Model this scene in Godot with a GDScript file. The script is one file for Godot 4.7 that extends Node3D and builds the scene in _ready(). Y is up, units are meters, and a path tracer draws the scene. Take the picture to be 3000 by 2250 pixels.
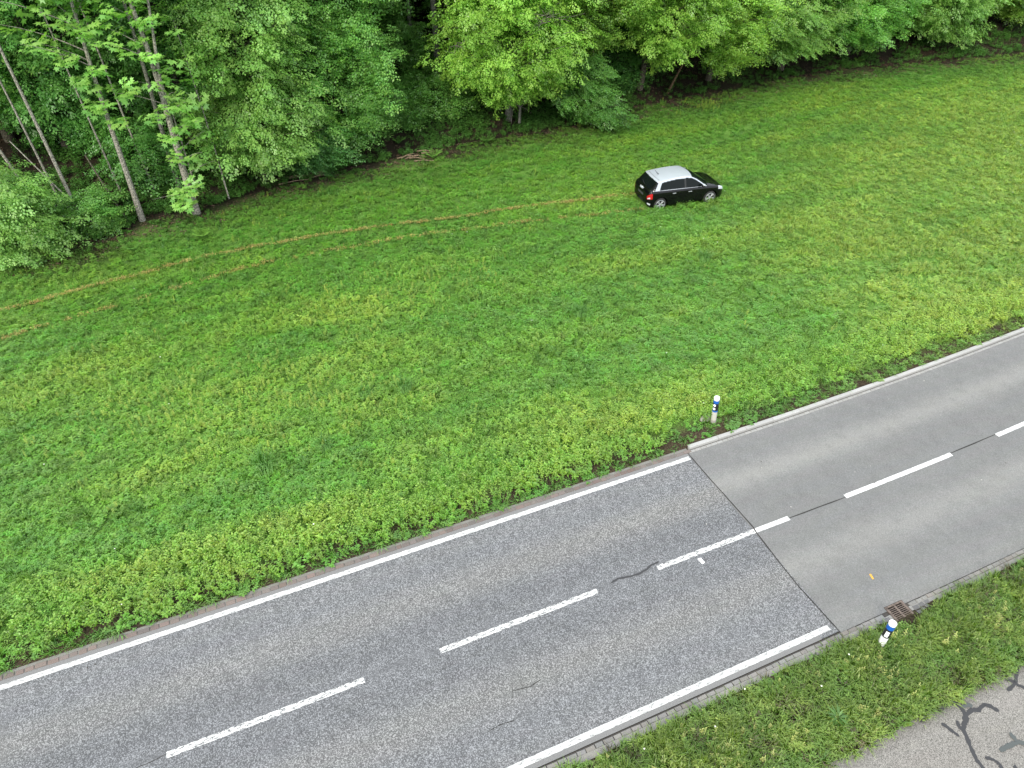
extends Node3D
# A meadow and a country road at a forest edge, seen from fifteen metres up. Units are metres, y is up.

var rng := RandomNumberGenerator.new()
var used := {}
var noise_a := FastNoiseLite.new()
var noise_b := FastNoiseLite.new()
var noise_c := FastNoiseLite.new()

# ---- the road's own axes: s runs along it (to the right and away), t across it towards the forest
const ANGLE := 0.404916
const ORIGIN := Vector3(5.112, 0, -14.705)
var along := Vector3(cos(ANGLE), 0, -sin(ANGLE))
var across := Vector3(-sin(ANGLE), 0, -cos(ANGLE))

const EDGE_X := [-60.0, -23.7, -20.5, -17.0, -16.0, -13.7, -10.5, -6.0, -1.8, 3.8, 8.0, 17.3, 26.2, 35.4, 80.0]
const EDGE_Z := [-12.0, -24.4, -25.8, -27.2, -29.0, -30.1, -32.6, -35.5, -37.8, -40.2, -43.4, -48.1, -51.3, -53.6, -64.0]
const CAR_AT := Vector3(7.51, 0.0, -31.32)
const CAR_TURN := 0.3013


func _ready() -> void:
	rng.seed = 20240517
	# ---------------------------------------------------------------- camera, sky, sun, exposure
	var cam := Camera3D.new()
	cam.name = "camera"
	cam.position = Vector3(0, 15, 0)
	cam.rotation = Vector3(deg_to_rad(-39.7), 0, 0)
	cam.fov = 55.25
	cam.near = 0.1
	cam.far = 900.0
	add_child(cam)
	cam.current = true
	var sky_look := ProceduralSkyMaterial.new()
	sky_look.sky_top_color = Color(0.90, 0.93, 0.97)
	sky_look.sky_horizon_color = Color(0.88, 0.90, 0.92)
	sky_look.sky_curve = 0.2
	sky_look.ground_bottom_color = Color(0.25, 0.3, 0.2)
	sky_look.ground_horizon_color = Color(0.6, 0.65, 0.6)
	var sky := Sky.new()
	sky.sky_material = sky_look
	var env := Environment.new()
	env.background_mode = Environment.BG_SKY
	env.sky = sky
	env.background_energy_multiplier = 1.0
	env.tonemap_mode = Environment.TONE_MAPPER_LINEAR
	env.tonemap_exposure = 2.7
	env.sdfgi_enabled = true
	env.ssao_enabled = true
	env.ssil_enabled = true
	var world := WorldEnvironment.new()
	world.name = "daylight"
	world.environment = env
	add_child(world)
	var sun := DirectionalLight3D.new()
	sun.name = "sun"
	sun.light_color = Color(1.0, 0.97, 0.91)
	sun.light_energy = 0.5
	sun.light_angular_distance = 14.0
	sun.shadow_enabled = true
	sun.basis = Basis.looking_at(Vector3(0.34, -0.62, -0.70).normalized(), Vector3.UP)
	add_child(sun)

	for n in [[noise_a, 11, 0.09], [noise_b, 23, 0.35], [noise_c, 37, 1.3]]:
		n[0].seed = n[1]
		n[0].frequency = n[2]
		n[0].noise_type = FastNoiseLite.TYPE_SIMPLEX_SMOOTH
		n[0].fractal_octaves = 3
	make_materials()
	build_ground()
	build_road()
	build_left_edging()
	build_kerb()
	build_gutter()
	build_path()
	build_trees()
	build_meadow()
	build_tracks()
	build_car()
	build_posts()
	build_small_plants()


# ==================================================================== helpers
func numbered(called: String) -> String:
	var n: int = used.get(called, 0)
	used[called] = n + 1
	return called if n == 0 else "%s_%03d" % [called, n]

func tag(o: Node, label: String, category: String, group := "", kind := "") -> Node:
	o.set_meta("label", label)
	if category:
		o.set_meta("category", category)
	if group:
		o.set_meta("group", group)
	if kind:
		o.set_meta("kind", kind)
	return o

func thing(called: String, label: String, category: String, at := Vector3.ZERO, turn := 0.0, group := "") -> Node3D:
	var o := Node3D.new()
	o.name = numbered(called)
	add_child(o)
	o.position = at
	o.rotation.y = turn
	tag(o, label, category, group)
	return o

func structure(called: String, label: String) -> Node3D:
	var o := Node3D.new()
	o.name = numbered(called)
	add_child(o)
	o.set_meta("kind", "structure")
	o.set_meta("label", label)
	return o

func part(called: String, mesh: Mesh, material: Material, parent: Node, xf := Transform3D()) -> MeshInstance3D:
	var o := MeshInstance3D.new()
	o.name = numbered(called) if parent == self else called
	o.mesh = mesh
	o.material_override = material
	o.transform = xf
	parent.add_child(o, true)
	return o

func P(s: float, t: float, y := 0.0) -> Vector3:
	return ORIGIN + along * s + across * (t + bend(s)) + Vector3(0, y, 0)

func bend(s: float) -> float:
	return 0.0022 * pow(clampf(s - 2.0, 0.0, 28.0), 2.0) + 0.123 * maxf(s - 30.0, 0.0)

func road_st(p: Vector3) -> Vector2:
	var d := p - ORIGIN
	var s := d.dot(along)
	return Vector2(s, d.dot(across) - bend(s))

func forest_depth(x: float, z: float) -> float:
	for i in EDGE_X.size() - 1:
		if x < EDGE_X[i + 1] or i == EDGE_X.size() - 2:
			var f: float = clampf((x - EDGE_X[i]) / (EDGE_X[i + 1] - EDGE_X[i]), 0.0, 1.0)
			return (lerpf(EDGE_Z[i], EDGE_Z[i + 1], f) - z) * 0.88
	return 0.0

func ground_y(p: Vector3) -> float:
	var q := road_st(p)
	var y := 0.3 * clampf(forest_depth(p.x, p.z) - 1.0, 0.0, 60.0)
	var lip := lerpf(0.015, 0.07, smoothstep(-0.3, 0.3, q.x))
	if q.y > 0.44:
		y += lip + 0.05 * noise_b.get_noise_2d(p.x, p.z) * smoothstep(0.5, 2.0, q.y)
	elif q.y > -6.13:
		y = -0.09
	elif q.y > -8.15:
		y += 0.0 + 0.07 * sin((q.y + 6.13) / -2.02 * PI) + 0.02 * noise_b.get_noise_2d(p.x, p.z)
	else:
		y = -0.09 if q.y > -12.5 else 0.0
	return y

func in_view(p: Vector3, margin := 0.12) -> bool:
	# whether a point lies in or near the part of the world that the photograph could see
	var pitch := deg_to_rad(39.7)
	var y := p.y - 15.0
	var d := -p.z * cos(pitch) - y * sin(pitch)
	if d < 1.0:
		return false
	var u := p.x / d
	var v := (-p.z * sin(pitch) + y * cos(pitch)) / d
	return absf(u) < 0.698 + margin and v < 0.523 + margin and v > -0.523 - margin

class Batch:
	var xf: Array[Transform3D] = []
	var col: Array[Color] = []
	func put(t: Transform3D, c: Color) -> void:
		xf.append(t)
		col.append(c)

func multi(called: String, mesh: Mesh, material: Material, b: Batch, parent: Node = self) -> MultiMeshInstance3D:
	var mm := MultiMesh.new()
	mm.transform_format = MultiMesh.TRANSFORM_3D
	mm.use_colors = true
	mm.mesh = mesh
	mm.instance_count = b.xf.size()
	for i in b.xf.size():
		mm.set_instance_transform(i, b.xf[i])
		mm.set_instance_color(i, b.col[i])
	var o := MultiMeshInstance3D.new()
	o.name = numbered(called) if parent == self else called
	o.multimesh = mm
	o.material_override = material
	parent.add_child(o, true)
	return o

# ---- a collector of triangles with their own normals and colours
class Shape:
	var v := PackedVector3Array()
	var n := PackedVector3Array()
	var c := PackedColorArray()
	var uv := PackedVector2Array()
	var tri := PackedInt32Array()
	func vert(p: Vector3, nn: Vector3, col := Color.WHITE, w := Vector2.ZERO) -> int:
		v.append(p)
		n.append(nn)
		c.append(col)
		uv.append(w)
		return v.size() - 1
	func face(a: int, b: int, d: int) -> void:
		# front faces run clockwise
		var g := (v[d] - v[a]).cross(v[b] - v[a])
		if g.dot(n[a] + n[b] + n[d]) >= 0.0:
			tri.append_array([a, b, d])
		else:
			tri.append_array([a, d, b])
	func flat(p: Array, col := Color.WHITE) -> void:
		var nn: Vector3 = (p[2] - p[0]).cross(p[1] - p[0]).normalized()
		var k := []
		for q in p:
			k.append(vert(q, nn, col, Vector2(q.x, q.z)))
		for i in range(1, p.size() - 1):
			tri.append_array([k[0], k[i], k[i + 1]])
	func done() -> ArrayMesh:
		var m := ArrayMesh.new()
		if tri.size() == 0:
			return m
		var a := []
		a.resize(Mesh.ARRAY_MAX)
		a[Mesh.ARRAY_VERTEX] = v
		a[Mesh.ARRAY_NORMAL] = n
		a[Mesh.ARRAY_COLOR] = c
		a[Mesh.ARRAY_TEX_UV] = uv
		a[Mesh.ARRAY_INDEX] = tri
		m.add_surface_from_arrays(Mesh.PRIMITIVE_TRIANGLES, a)
		return m

func rnd(a: float, b: float) -> float:
	return rng.randf_range(a, b)

func tube(sh: Shape, path: Array, radii: Array, sides := 7, col := Color.WHITE) -> void:
	var rings := []
	var prev := Vector3.RIGHT
	for i in path.size():
		var d: Vector3 = (path[mini(i + 1, path.size() - 1)] - path[maxi(i - 1, 0)]).normalized()
		var a := (prev - d * prev.dot(d))
		if a.length() < 0.01:
			a = Vector3.FORWARD - d * Vector3.FORWARD.dot(d)
		a = a.normalized()
		prev = a
		var b := d.cross(a)
		var ring := []
		for k in sides:
			var w := TAU * k / sides
			var nn := a * cos(w) + b * sin(w)
			ring.append(sh.vert(path[i] + nn * radii[i], nn, col, Vector2(float(k) / sides, i)))
		rings.append(ring)
	for i in path.size() - 1:
		for k in sides:
			var k2 := (k + 1) % sides
			sh.face(rings[i][k], rings[i][k2], rings[i + 1][k])
			sh.face(rings[i][k2], rings[i + 1][k2], rings[i + 1][k])
	var top: Array = rings[-1]
	for k in range(1, sides - 1):
		sh.tri.append_array([top[0], top[k], top[k + 1]])

func lathe(profile: Array, sides := 24, col := Color.WHITE) -> ArrayMesh:
	# profile: [radius, height] pairs from the bottom up, flat shaded along each step
	var sh := Shape.new()
	for i in profile.size() - 1:
		var a: Array = profile[i]
		var b: Array = profile[i + 1]
		var slope := Vector2(b[1] - a[1], a[0] - b[0]).normalized()
		var last := []
		for k in sides + 1:
			var w := TAU * k / sides
			var o := Vector3(cos(w), 0, sin(w))
			var nn := o * slope.x + Vector3.UP * slope.y
			var p: int = sh.vert(o * a[0] + Vector3(0, a[1], 0), nn, col)
			var q: int = sh.vert(o * b[0] + Vector3(0, b[1], 0), nn, col)
			if last:
				sh.face(last[0], p, last[1])
				sh.face(p, q, last[1])
			last = [p, q]
	return sh.done()

func block(sh: Shape, xf: Transform3D, size: Vector3, bevel := 0.0, col := Color.WHITE) -> void:
	# a box standing on its base; the top edge is bevelled
	var h := size * 0.5
	var lo := [Vector3(-h.x, 0, -h.z), Vector3(h.x, 0, -h.z), Vector3(h.x, 0, h.z), Vector3(-h.x, 0, h.z)]
	var mid := []
	var top := []
	for p in lo:
		mid.append(p + Vector3(0, size.y - bevel, 0))
		top.append(Vector3(p.x - signf(p.x) * bevel, size.y, p.z - signf(p.z) * bevel))
	for i in 4:
		var j := (i + 1) % 4
		flat_at(sh, xf, [lo[i], lo[j], mid[j], mid[i]], col)
		if bevel > 0.0:
			flat_at(sh, xf, [mid[i], mid[j], top[j], top[i]], col)
	flat_at(sh, xf, [top[0], top[1], top[2], top[3]], col)

func flat_at(sh: Shape, xf: Transform3D, q: Array, col: Color) -> void:
	var w := []
	for p in q:
		w.append(xf * p)
	sh.flat(w, col)

func one_block(at: Vector3, size: Vector3, bevel: float) -> ArrayMesh:
	var q := Shape.new()
	block(q, Transform3D(Basis(), at), size, bevel)
	return q.done()

func leaf(sh: Shape, p: Vector3, d: Vector3, up: Vector3, length: float, width: float, col: Color) -> void:
	var side := d.cross(up).normalized()
	var nn := side.cross(d).normalized()
	if nn.y < 0.0 and absf(nn.y) > 0.2:
		nn = -nn
	var tip := p + d * length - nn * length * 0.12
	var mid := p + d * length * 0.45
	var fold := nn * width * 0.14
	var a := sh.vert(p, nn, col)
	var l := sh.vert(mid + side * width * 0.5 + fold, (nn - side * 0.25).normalized(), col)
	var r := sh.vert(mid - side * width * 0.5 + fold, (nn + side * 0.25).normalized(), col)
	var t := sh.vert(tip, nn, col)
	sh.face(a, l, t)
	sh.face(a, t, r)

func shade(a := 0.8, b := 1.2) -> Color:
	var k := rnd(a, b)
	var w := rnd(-0.12, 0.12)
	return Color(k * (1.0 + w), k, k * (1.0 - w))

func tilt(yaw: float, lean: float, scale: Vector3, at: Vector3) -> Transform3D:
	var b := Basis(Vector3.UP, yaw) * Basis(Vector3.RIGHT, lean)
	return Transform3D(b.scaled_local(scale), at)

func path_at(path: Array, f: float) -> Vector3:
	var w := clampf(f, 0.0, 0.9999) * (path.size() - 1)
	var i := int(w)
	return path[i].lerp(path[i + 1], w - i)


# ==================================================================== materials
var M := {}

func flat_material(called: String, linear: Color, rough := 0.8, specular := 0.5) -> StandardMaterial3D:
	var m := StandardMaterial3D.new()
	m.resource_name = called
	m.albedo_color = linear.linear_to_srgb()
	m.roughness = rough
	m.metallic_specular = specular
	M[called] = m
	return m

func tinted(called: String, rough := 0.8, specular := 0.4) -> StandardMaterial3D:
	var m := flat_material(called, Color.WHITE, rough, specular)
	m.vertex_color_use_as_albedo = true
	return m

func noise_texture(size: int, kind: int, freq: float, octaves: int, ramp: Array, noise_seed: int, normal := 0.0) -> NoiseTexture2D:
	var f := FastNoiseLite.new()
	f.seed = noise_seed
	f.noise_type = kind
	f.frequency = freq
	f.fractal_octaves = octaves
	if kind == FastNoiseLite.TYPE_CELLULAR:
		f.cellular_return_type = FastNoiseLite.RETURN_CELL_VALUE
	var x := NoiseTexture2D.new()
	x.width = size
	x.height = size
	x.seamless = true
	x.noise = f
	if normal > 0.0:
		x.as_normal_map = true
		x.bump_strength = normal
	else:
		var g := Gradient.new()
		g.offsets = PackedFloat32Array(ramp.map(func(r): return r[0]))
		g.colors = PackedColorArray(ramp.map(func(r): return Color(r[1], r[1], r[1]) if r[1] is float else r[1]))
		x.color_ramp = g
	return x

func leafy(called: String, back: Color, rough := 0.5) -> StandardMaterial3D:
	var m := tinted(called, rough, 0.6)
	m.backlight_enabled = true
	m.backlight = back
	return m

func make_materials() -> void:
	leafy("leaf", Color(0.95, 1.0, 0.7), 0.40)
	leafy("herb", Color(0.9, 0.97, 0.65), 0.42)
	tinted("dry", 0.9, 0.2)
	# worn asphalt: pale chips in a grey binder
	var old := tinted("worn_asphalt", 0.88, 0.3)
	old.albedo_texture = noise_texture(2048, FastNoiseLite.TYPE_CELLULAR, 0.15, 1, [[0.0, 0.56], [0.45, 0.68], [0.66, 0.78], [0.82, 0.92], [1.0, 1.0]], 5)
	old.detail_enabled = true
	old.detail_blend_mode = BaseMaterial3D.BLEND_MODE_MUL
	old.detail_albedo = noise_texture(1024, FastNoiseLite.TYPE_SIMPLEX, 0.008, 3, [[0.0, 0.93], [0.5, 0.98], [1.0, 1.0]], 6)
	old.heightmap_enabled = true
	old.heightmap_scale = 0.25
	old.heightmap_texture = old.albedo_texture
	var fresh := tinted("new_asphalt", 0.85, 0.3)
	fresh.albedo_texture = noise_texture(2048, FastNoiseLite.TYPE_CELLULAR, 0.14, 1, [[0.0, 0.82], [0.5, 0.90], [0.90, 0.94], [1.0, 1.0]], 9)
	fresh.detail_enabled = true
	fresh.detail_blend_mode = BaseMaterial3D.BLEND_MODE_MUL
	fresh.detail_albedo = noise_texture(1024, FastNoiseLite.TYPE_SIMPLEX, 0.006, 4, [[0.0, 0.95], [0.5, 0.985], [1.0, 1.0]], 10)
	var gravelly := tinted("path_asphalt", 0.9, 0.3)
	gravelly.albedo_texture = noise_texture(2048, FastNoiseLite.TYPE_CELLULAR, 0.17, 1, [[0.0, 0.55], [0.4, 0.78], [0.8, 0.9], [1.0, 1.0]], 15)
	gravelly.heightmap_enabled = true
	gravelly.heightmap_scale = 0.3
	gravelly.heightmap_texture = gravelly.albedo_texture
	var soil := tinted("soil", 0.95, 0.2)
	soil.uv1_triplanar = true
	soil.uv1_world_triplanar = true
	soil.uv1_scale = Vector3(0.4, 0.4, 0.4)
	soil.albedo_texture = noise_texture(1024, FastNoiseLite.TYPE_SIMPLEX, 0.03, 5, [[0.0, 0.35], [0.5, 0.75], [1.0, 1.0]], 21)
	var stone := tinted("stone", 0.85, 0.35)
	stone.uv1_triplanar = true
	stone.uv1_world_triplanar = true
	stone.uv1_scale = Vector3(1.5, 1.5, 1.5)
	stone.albedo_texture = noise_texture(512, FastNoiseLite.TYPE_SIMPLEX, 0.05, 5, [[0.0, 0.7], [0.5, 0.9], [1.0, 1.0]], 31)
	var bark := tinted("bark", 0.92, 0.2)
	bark.uv1_triplanar = true
	bark.uv1_world_triplanar = true
	bark.uv1_scale = Vector3(1.2, 0.5, 1.2)
	bark.albedo_texture = noise_texture(512, FastNoiseLite.TYPE_SIMPLEX, 0.035, 4, [[0.0, 0.30], [0.42, 0.55], [0.6, 0.9], [1.0, 1.0]], 33)
	# road paint: worn through along a net of cracks; clear where the asphalt shows
	M["paint_cracked"] = paint(41, 0.055, 0.075, 0.78)
	M["paint_rough"] = paint(42, 0.20, 0.05, 0.755)
	M["paint_grey"] = paint(44, 0.20, 0.045, 0.72)
	M["paint_fresh"] = paint(43, 0.22, 0.035, 0.77)
	flat_material("bitumen", Color(0.048, 0.048, 0.050), 0.9, 0.2)
	flat_material("bitumen_grey", Color(0.075, 0.082, 0.080), 0.9, 0.2)
	flat_material("joint", Color(0.035, 0.034, 0.032), 0.95, 0.2)
	flat_material("yellow_paint", Color(0.52, 0.27, 0.03), 0.7)
	flat_material("white_paint", Color(0.8, 0.8, 0.78), 0.6)
	flat_material("post_white", Color(0.70, 0.70, 0.70), 0.4)
	flat_material("post_cream", Color(0.40, 0.385, 0.34), 0.7)
	flat_material("post_foot", Color(0.25, 0.235, 0.21), 0.85)
	flat_material("post_blue", Color(0.008, 0.085, 0.36), 0.4)
	flat_material("post_black", Color(0.010, 0.010, 0.012), 0.5)
	flat_material("reflector", Color(0.82, 0.84, 0.86), 0.25)
	var rust := flat_material("rusty_iron", Color(0.165, 0.125, 0.102), 0.85)
	rust.albedo_texture = noise_texture(256, FastNoiseLite.TYPE_SIMPLEX, 0.04, 4, [[0.0, 0.6], [1.0, 1.0]], 51)
	rust.uv1_triplanar = true
	flat_material("pit_shade", Color(0.01, 0.009, 0.008), 0.95)
	var black := flat_material("car_black", Color(0.003, 0.003, 0.0035), 0.12, 0.4)
	var silver := flat_material("car_silver", Color(0.37, 0.395, 0.43), 0.35)
	silver.metallic = 0.25
	silver.clearcoat_enabled = true
	silver.clearcoat = 0.5
	silver.clearcoat_roughness = 0.06
	flat_material("car_glass", Color(0.004, 0.006, 0.006), 0.06, 0.26)
	flat_material("tyre", Color(0.018, 0.018, 0.018), 0.85)
	flat_material("trim", Color(0.012, 0.012, 0.013), 0.6)
	var alloy := flat_material("alloy", Color(0.40, 0.41, 0.43), 0.4)
	alloy.metallic = 0.6
	var chrome := flat_material("chrome", Color(0.8, 0.81, 0.83), 0.15)
	chrome.metallic = 0.8
	flat_material("tail_red", Color(0.36, 0.010, 0.012), 0.2)
	flat_material("lamp_clear", Color(0.42, 0.44, 0.47), 0.15)
	flat_material("plate", Color(0.03, 0.032, 0.033), 0.7)

func paint(noise_seed: int, freq: float, wear: float, bright: float) -> StandardMaterial3D:
	var f := FastNoiseLite.new()
	f.seed = noise_seed
	f.noise_type = FastNoiseLite.TYPE_CELLULAR
	f.cellular_return_type = FastNoiseLite.RETURN_DISTANCE2_SUB
	f.frequency = freq
	var g := FastNoiseLite.new()
	g.seed = noise_seed + 100
	g.frequency = 0.012
	g.fractal_octaves = 4
	var im := Image.create(1024, 128, false, Image.FORMAT_RGBA8)
	for y in 128:
		for x in 1024:
			var crack := f.get_noise_2d(x, y * 1.4) * 0.5 + 0.5
			var patch := g.get_noise_2d(x, y * 2.0)
			var edge := minf(y, 127 - y) / 128.0
			var keep := crack > 0.02 + wear * (1.0 + 3.0 * patch) and edge > 0.02 + 0.05 * maxf(0.0, patch)
			var k := bright + 0.05 * g.get_noise_2d(x * 5.0, y * 5.0)
			im.set_pixel(x, y, Color(k, k, k * 0.985, 1.0 if keep else 0.0))
	var m := StandardMaterial3D.new()
	m.resource_name = "road_paint"
	m.albedo_texture = ImageTexture.create_from_image(im)
	m.transparency = BaseMaterial3D.TRANSPARENCY_ALPHA_SCISSOR
	m.alpha_scissor_threshold = 0.5
	m.roughness = 0.75
	return m


# ==================================================================== ground and road
func build_ground() -> void:
	# one sheet from behind the camera to far past the forest, finer near the road
	var sh := Shape.new()
	var ss: Array = [-400.0, -200.0, -100.0, -60.0]
	for i in 171:
		ss.append(-40.0 + i * 0.6)
	ss.append_array([75.0, 100.0, 200.0, 400.0])
	var ts: Array = [-400.0, -150.0, -60.0, -30.0, -13.0, -12.45, -9.0, -8.2, -8.1, -7.6, -7.1, -6.6, -6.2, -6.14, -6.12, -3.0, 0.0, 0.40, 0.425, 0.45]
	for i in 70:
		ts.append(0.9 + i * 0.7)
	ts.append_array([52.0, 60.0, 80.0, 150.0, 400.0])
	for s in ss:
		for t in ts:
			var p := P(clampf(s, -400, 400), t)
			p.y = ground_y(p)
			var d := forest_depth(p.x, p.z)
			var k := 0.8 + 0.35 * noise_b.get_noise_2d(p.x, p.z)
			var green := Color(0.180, 0.360, 0.064)
			var litter := Color(0.052, 0.042, 0.028)
			var w := smoothstep(-2.0, 0.0, d + 2.0 * noise_b.get_noise_2d(p.z, p.x))
			var c := green.lerp(litter, w)
			if t < 0.95 and t > -8.3:
				c = Color(0.09, 0.07, 0.045)
			c *= k
			c.a = 1.0
			sh.vert(p, Vector3.UP, c, Vector2(s, t))
	var wide := ts.size()
	for i in ss.size() - 1:
		for j in wide - 1:
			var a := i * wide + j
			sh.face(a, a + 1, a + wide)
			sh.face(a + 1, a + wide + 1, a + wide)
	# smooth normals from the slope
	for i in ss.size():
		for j in wide:
			var a := i * wide + j
			var ds: Vector3 = sh.v[mini(i + 1, ss.size() - 1) * wide + j] - sh.v[maxi(i - 1, 0) * wide + j]
			var dt: Vector3 = sh.v[i * wide + mini(j + 1, wide - 1)] - sh.v[i * wide + maxi(j - 1, 0)]
			var nn := ds.cross(dt).normalized()
			sh.n[a] = nn if nn.y > 0 else -nn
	var o := part("ground", sh.done(), M.soil, self)
	o.set_meta("kind", "structure")
	o.set_meta("label", "brown soil and leaf litter under the meadow and the forest")

func strip(sh: Shape, s0: float, s1: float, t0: float, t1: float, y: float, step := 0.5, per := 1.0, tone := "") -> void:
	# a flat ribbon along the road from s0 to s1 between t0 and t1
	var n := maxi(1, int(ceil((s1 - s0) / step)))
	var m := maxi(1, int(ceil((t1 - t0) / 0.12))) if tone in ["old", "new", "path"] else 1
	var first := sh.v.size()
	for i in n + 1:
		for j in m + 1:
			var s := lerpf(s0, s1, float(i) / n)
			var t := lerpf(t0, t1, float(j) / m)
			var c := strip_color(tone, s, t)
			sh.vert(P(s, t, y), Vector3.UP, c, Vector2(s, -t) / per)
	for i in n:
		for j in m:
			var a := first + i * (m + 1) + j
			sh.face(a, a + 1, a + m + 1)
			sh.face(a + 1, a + m + 2, a + m + 1)

func strip_color(tone: String, s: float, t: float) -> Color:
	match tone:
		"old": return old_color(s, t)
		"new": return new_color(s, t)
		"path": return path_color(s, t)
		"pale": return Color(0.20, 0.198, 0.193)
		"mortar": return Color(0.21, 0.20, 0.183)
		"haunch": return Color(0.255, 0.243, 0.22) * (1.0 + 0.15 * noise_c.get_noise_2d(s, 0))
		"gap": return Color(0.075, 0.07, 0.062)
		"dark": return Color(0.04, 0.039, 0.037)
	return Color.WHITE

func bell(x: float, at: float, wide: float) -> float:
	return exp(-pow((x - at) / wide, 2.0))

func old_color(s: float, t: float) -> Color:
	var c := Color(0.258, 0.262, 0.270)
	var w := 0.95 * bell(t, -1.35, 0.45) + 0.85 * bell(t, -4.25, 0.48) + 0.35 * bell(t, -0.25, 0.25) + 0.30 * bell(t, -5.6, 0.3)
	w *= 0.88 + 0.3 * noise_b.get_noise_2d(s * 0.15, t * 0.8)
	c = c.lerp(Color(0.298, 0.293, 0.281), clampf(w, 0.0, 1.0))
	c *= 1.0 - 0.12 * bell(t, -2.15, 0.4) - 0.10 * bell(t, -3.35, 0.4)
	c *= 1.0 + 0.03 * noise_b.get_noise_2d(s * 0.3, t)
	c.a = 1.0
	return c

func new_color(s: float, t: float) -> Color:
	var c := Color(0.180, 0.179, 0.174)
	var w := bell(t, -1.15, 0.4) + bell(t, -4.1, 0.45) + 0.5 * bell(t, -5.75, 0.35) + 0.25 * bell(t, 0.2, 0.3)
	w *= 0.88 + 0.3 * noise_b.get_noise_2d(s * 0.15, t * 0.8)
	c = c.lerp(Color(0.240, 0.236, 0.222), clampf(w, 0.0, 1.0))
	c *= 1.0 + 0.05 * noise_b.get_noise_2d(s * 0.4, t * 1.2)
	c.a = 1.0
	return c

func path_color(s: float, t: float) -> Color:
	var c := Color(0.285, 0.268, 0.243) * (1.0 + 0.10 * noise_b.get_noise_2d(s, t))
	c = c.lerp(Color(0.13, 0.12, 0.11), 0.55 * smoothstep(-8.5, -8.15, t + 0.15 * noise_c.get_noise_2d(s, t)))
	c.a = 1.0
	return c

func ribbon(points: Array, wide: float, y: float) -> ArrayMesh:
	# a poured strip along world points (x, z), uneven in width
	var sh := Shape.new()
	var fine := []
	for i in points.size() - 1:
		for k in 4:
			fine.append(points[i].lerp(points[i + 1], k / 4.0) + Vector2(rnd(-1, 1), rnd(-1, 1)) * wide * 0.12)
	fine.append(points[-1])
	for i in fine.size():
		var d: Vector2 = (fine[mini(i + 1, fine.size() - 1)] - fine[maxi(i - 1, 0)]).normalized()
		var side := Vector2(-d.y, d.x) * wide * 0.5 * rnd(0.75, 1.25) * (0.55 if i == 0 or i == fine.size() - 1 else 1.0)
		for q in [fine[i] + side, fine[i] - side]:
			sh.vert(Vector3(q.x, y, q.y), Vector3.UP)
		if i:
			sh.face(i * 2 - 2, i * 2 - 1, i * 2)
			sh.face(i * 2 - 1, i * 2 + 1, i * 2)
	return sh.done()

func road_points(list: Array) -> Array:
	var out := []
	for q in list:
		var p := P(q[0], q[1])
		out.append(Vector2(p.x, p.z))
	return out

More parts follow.
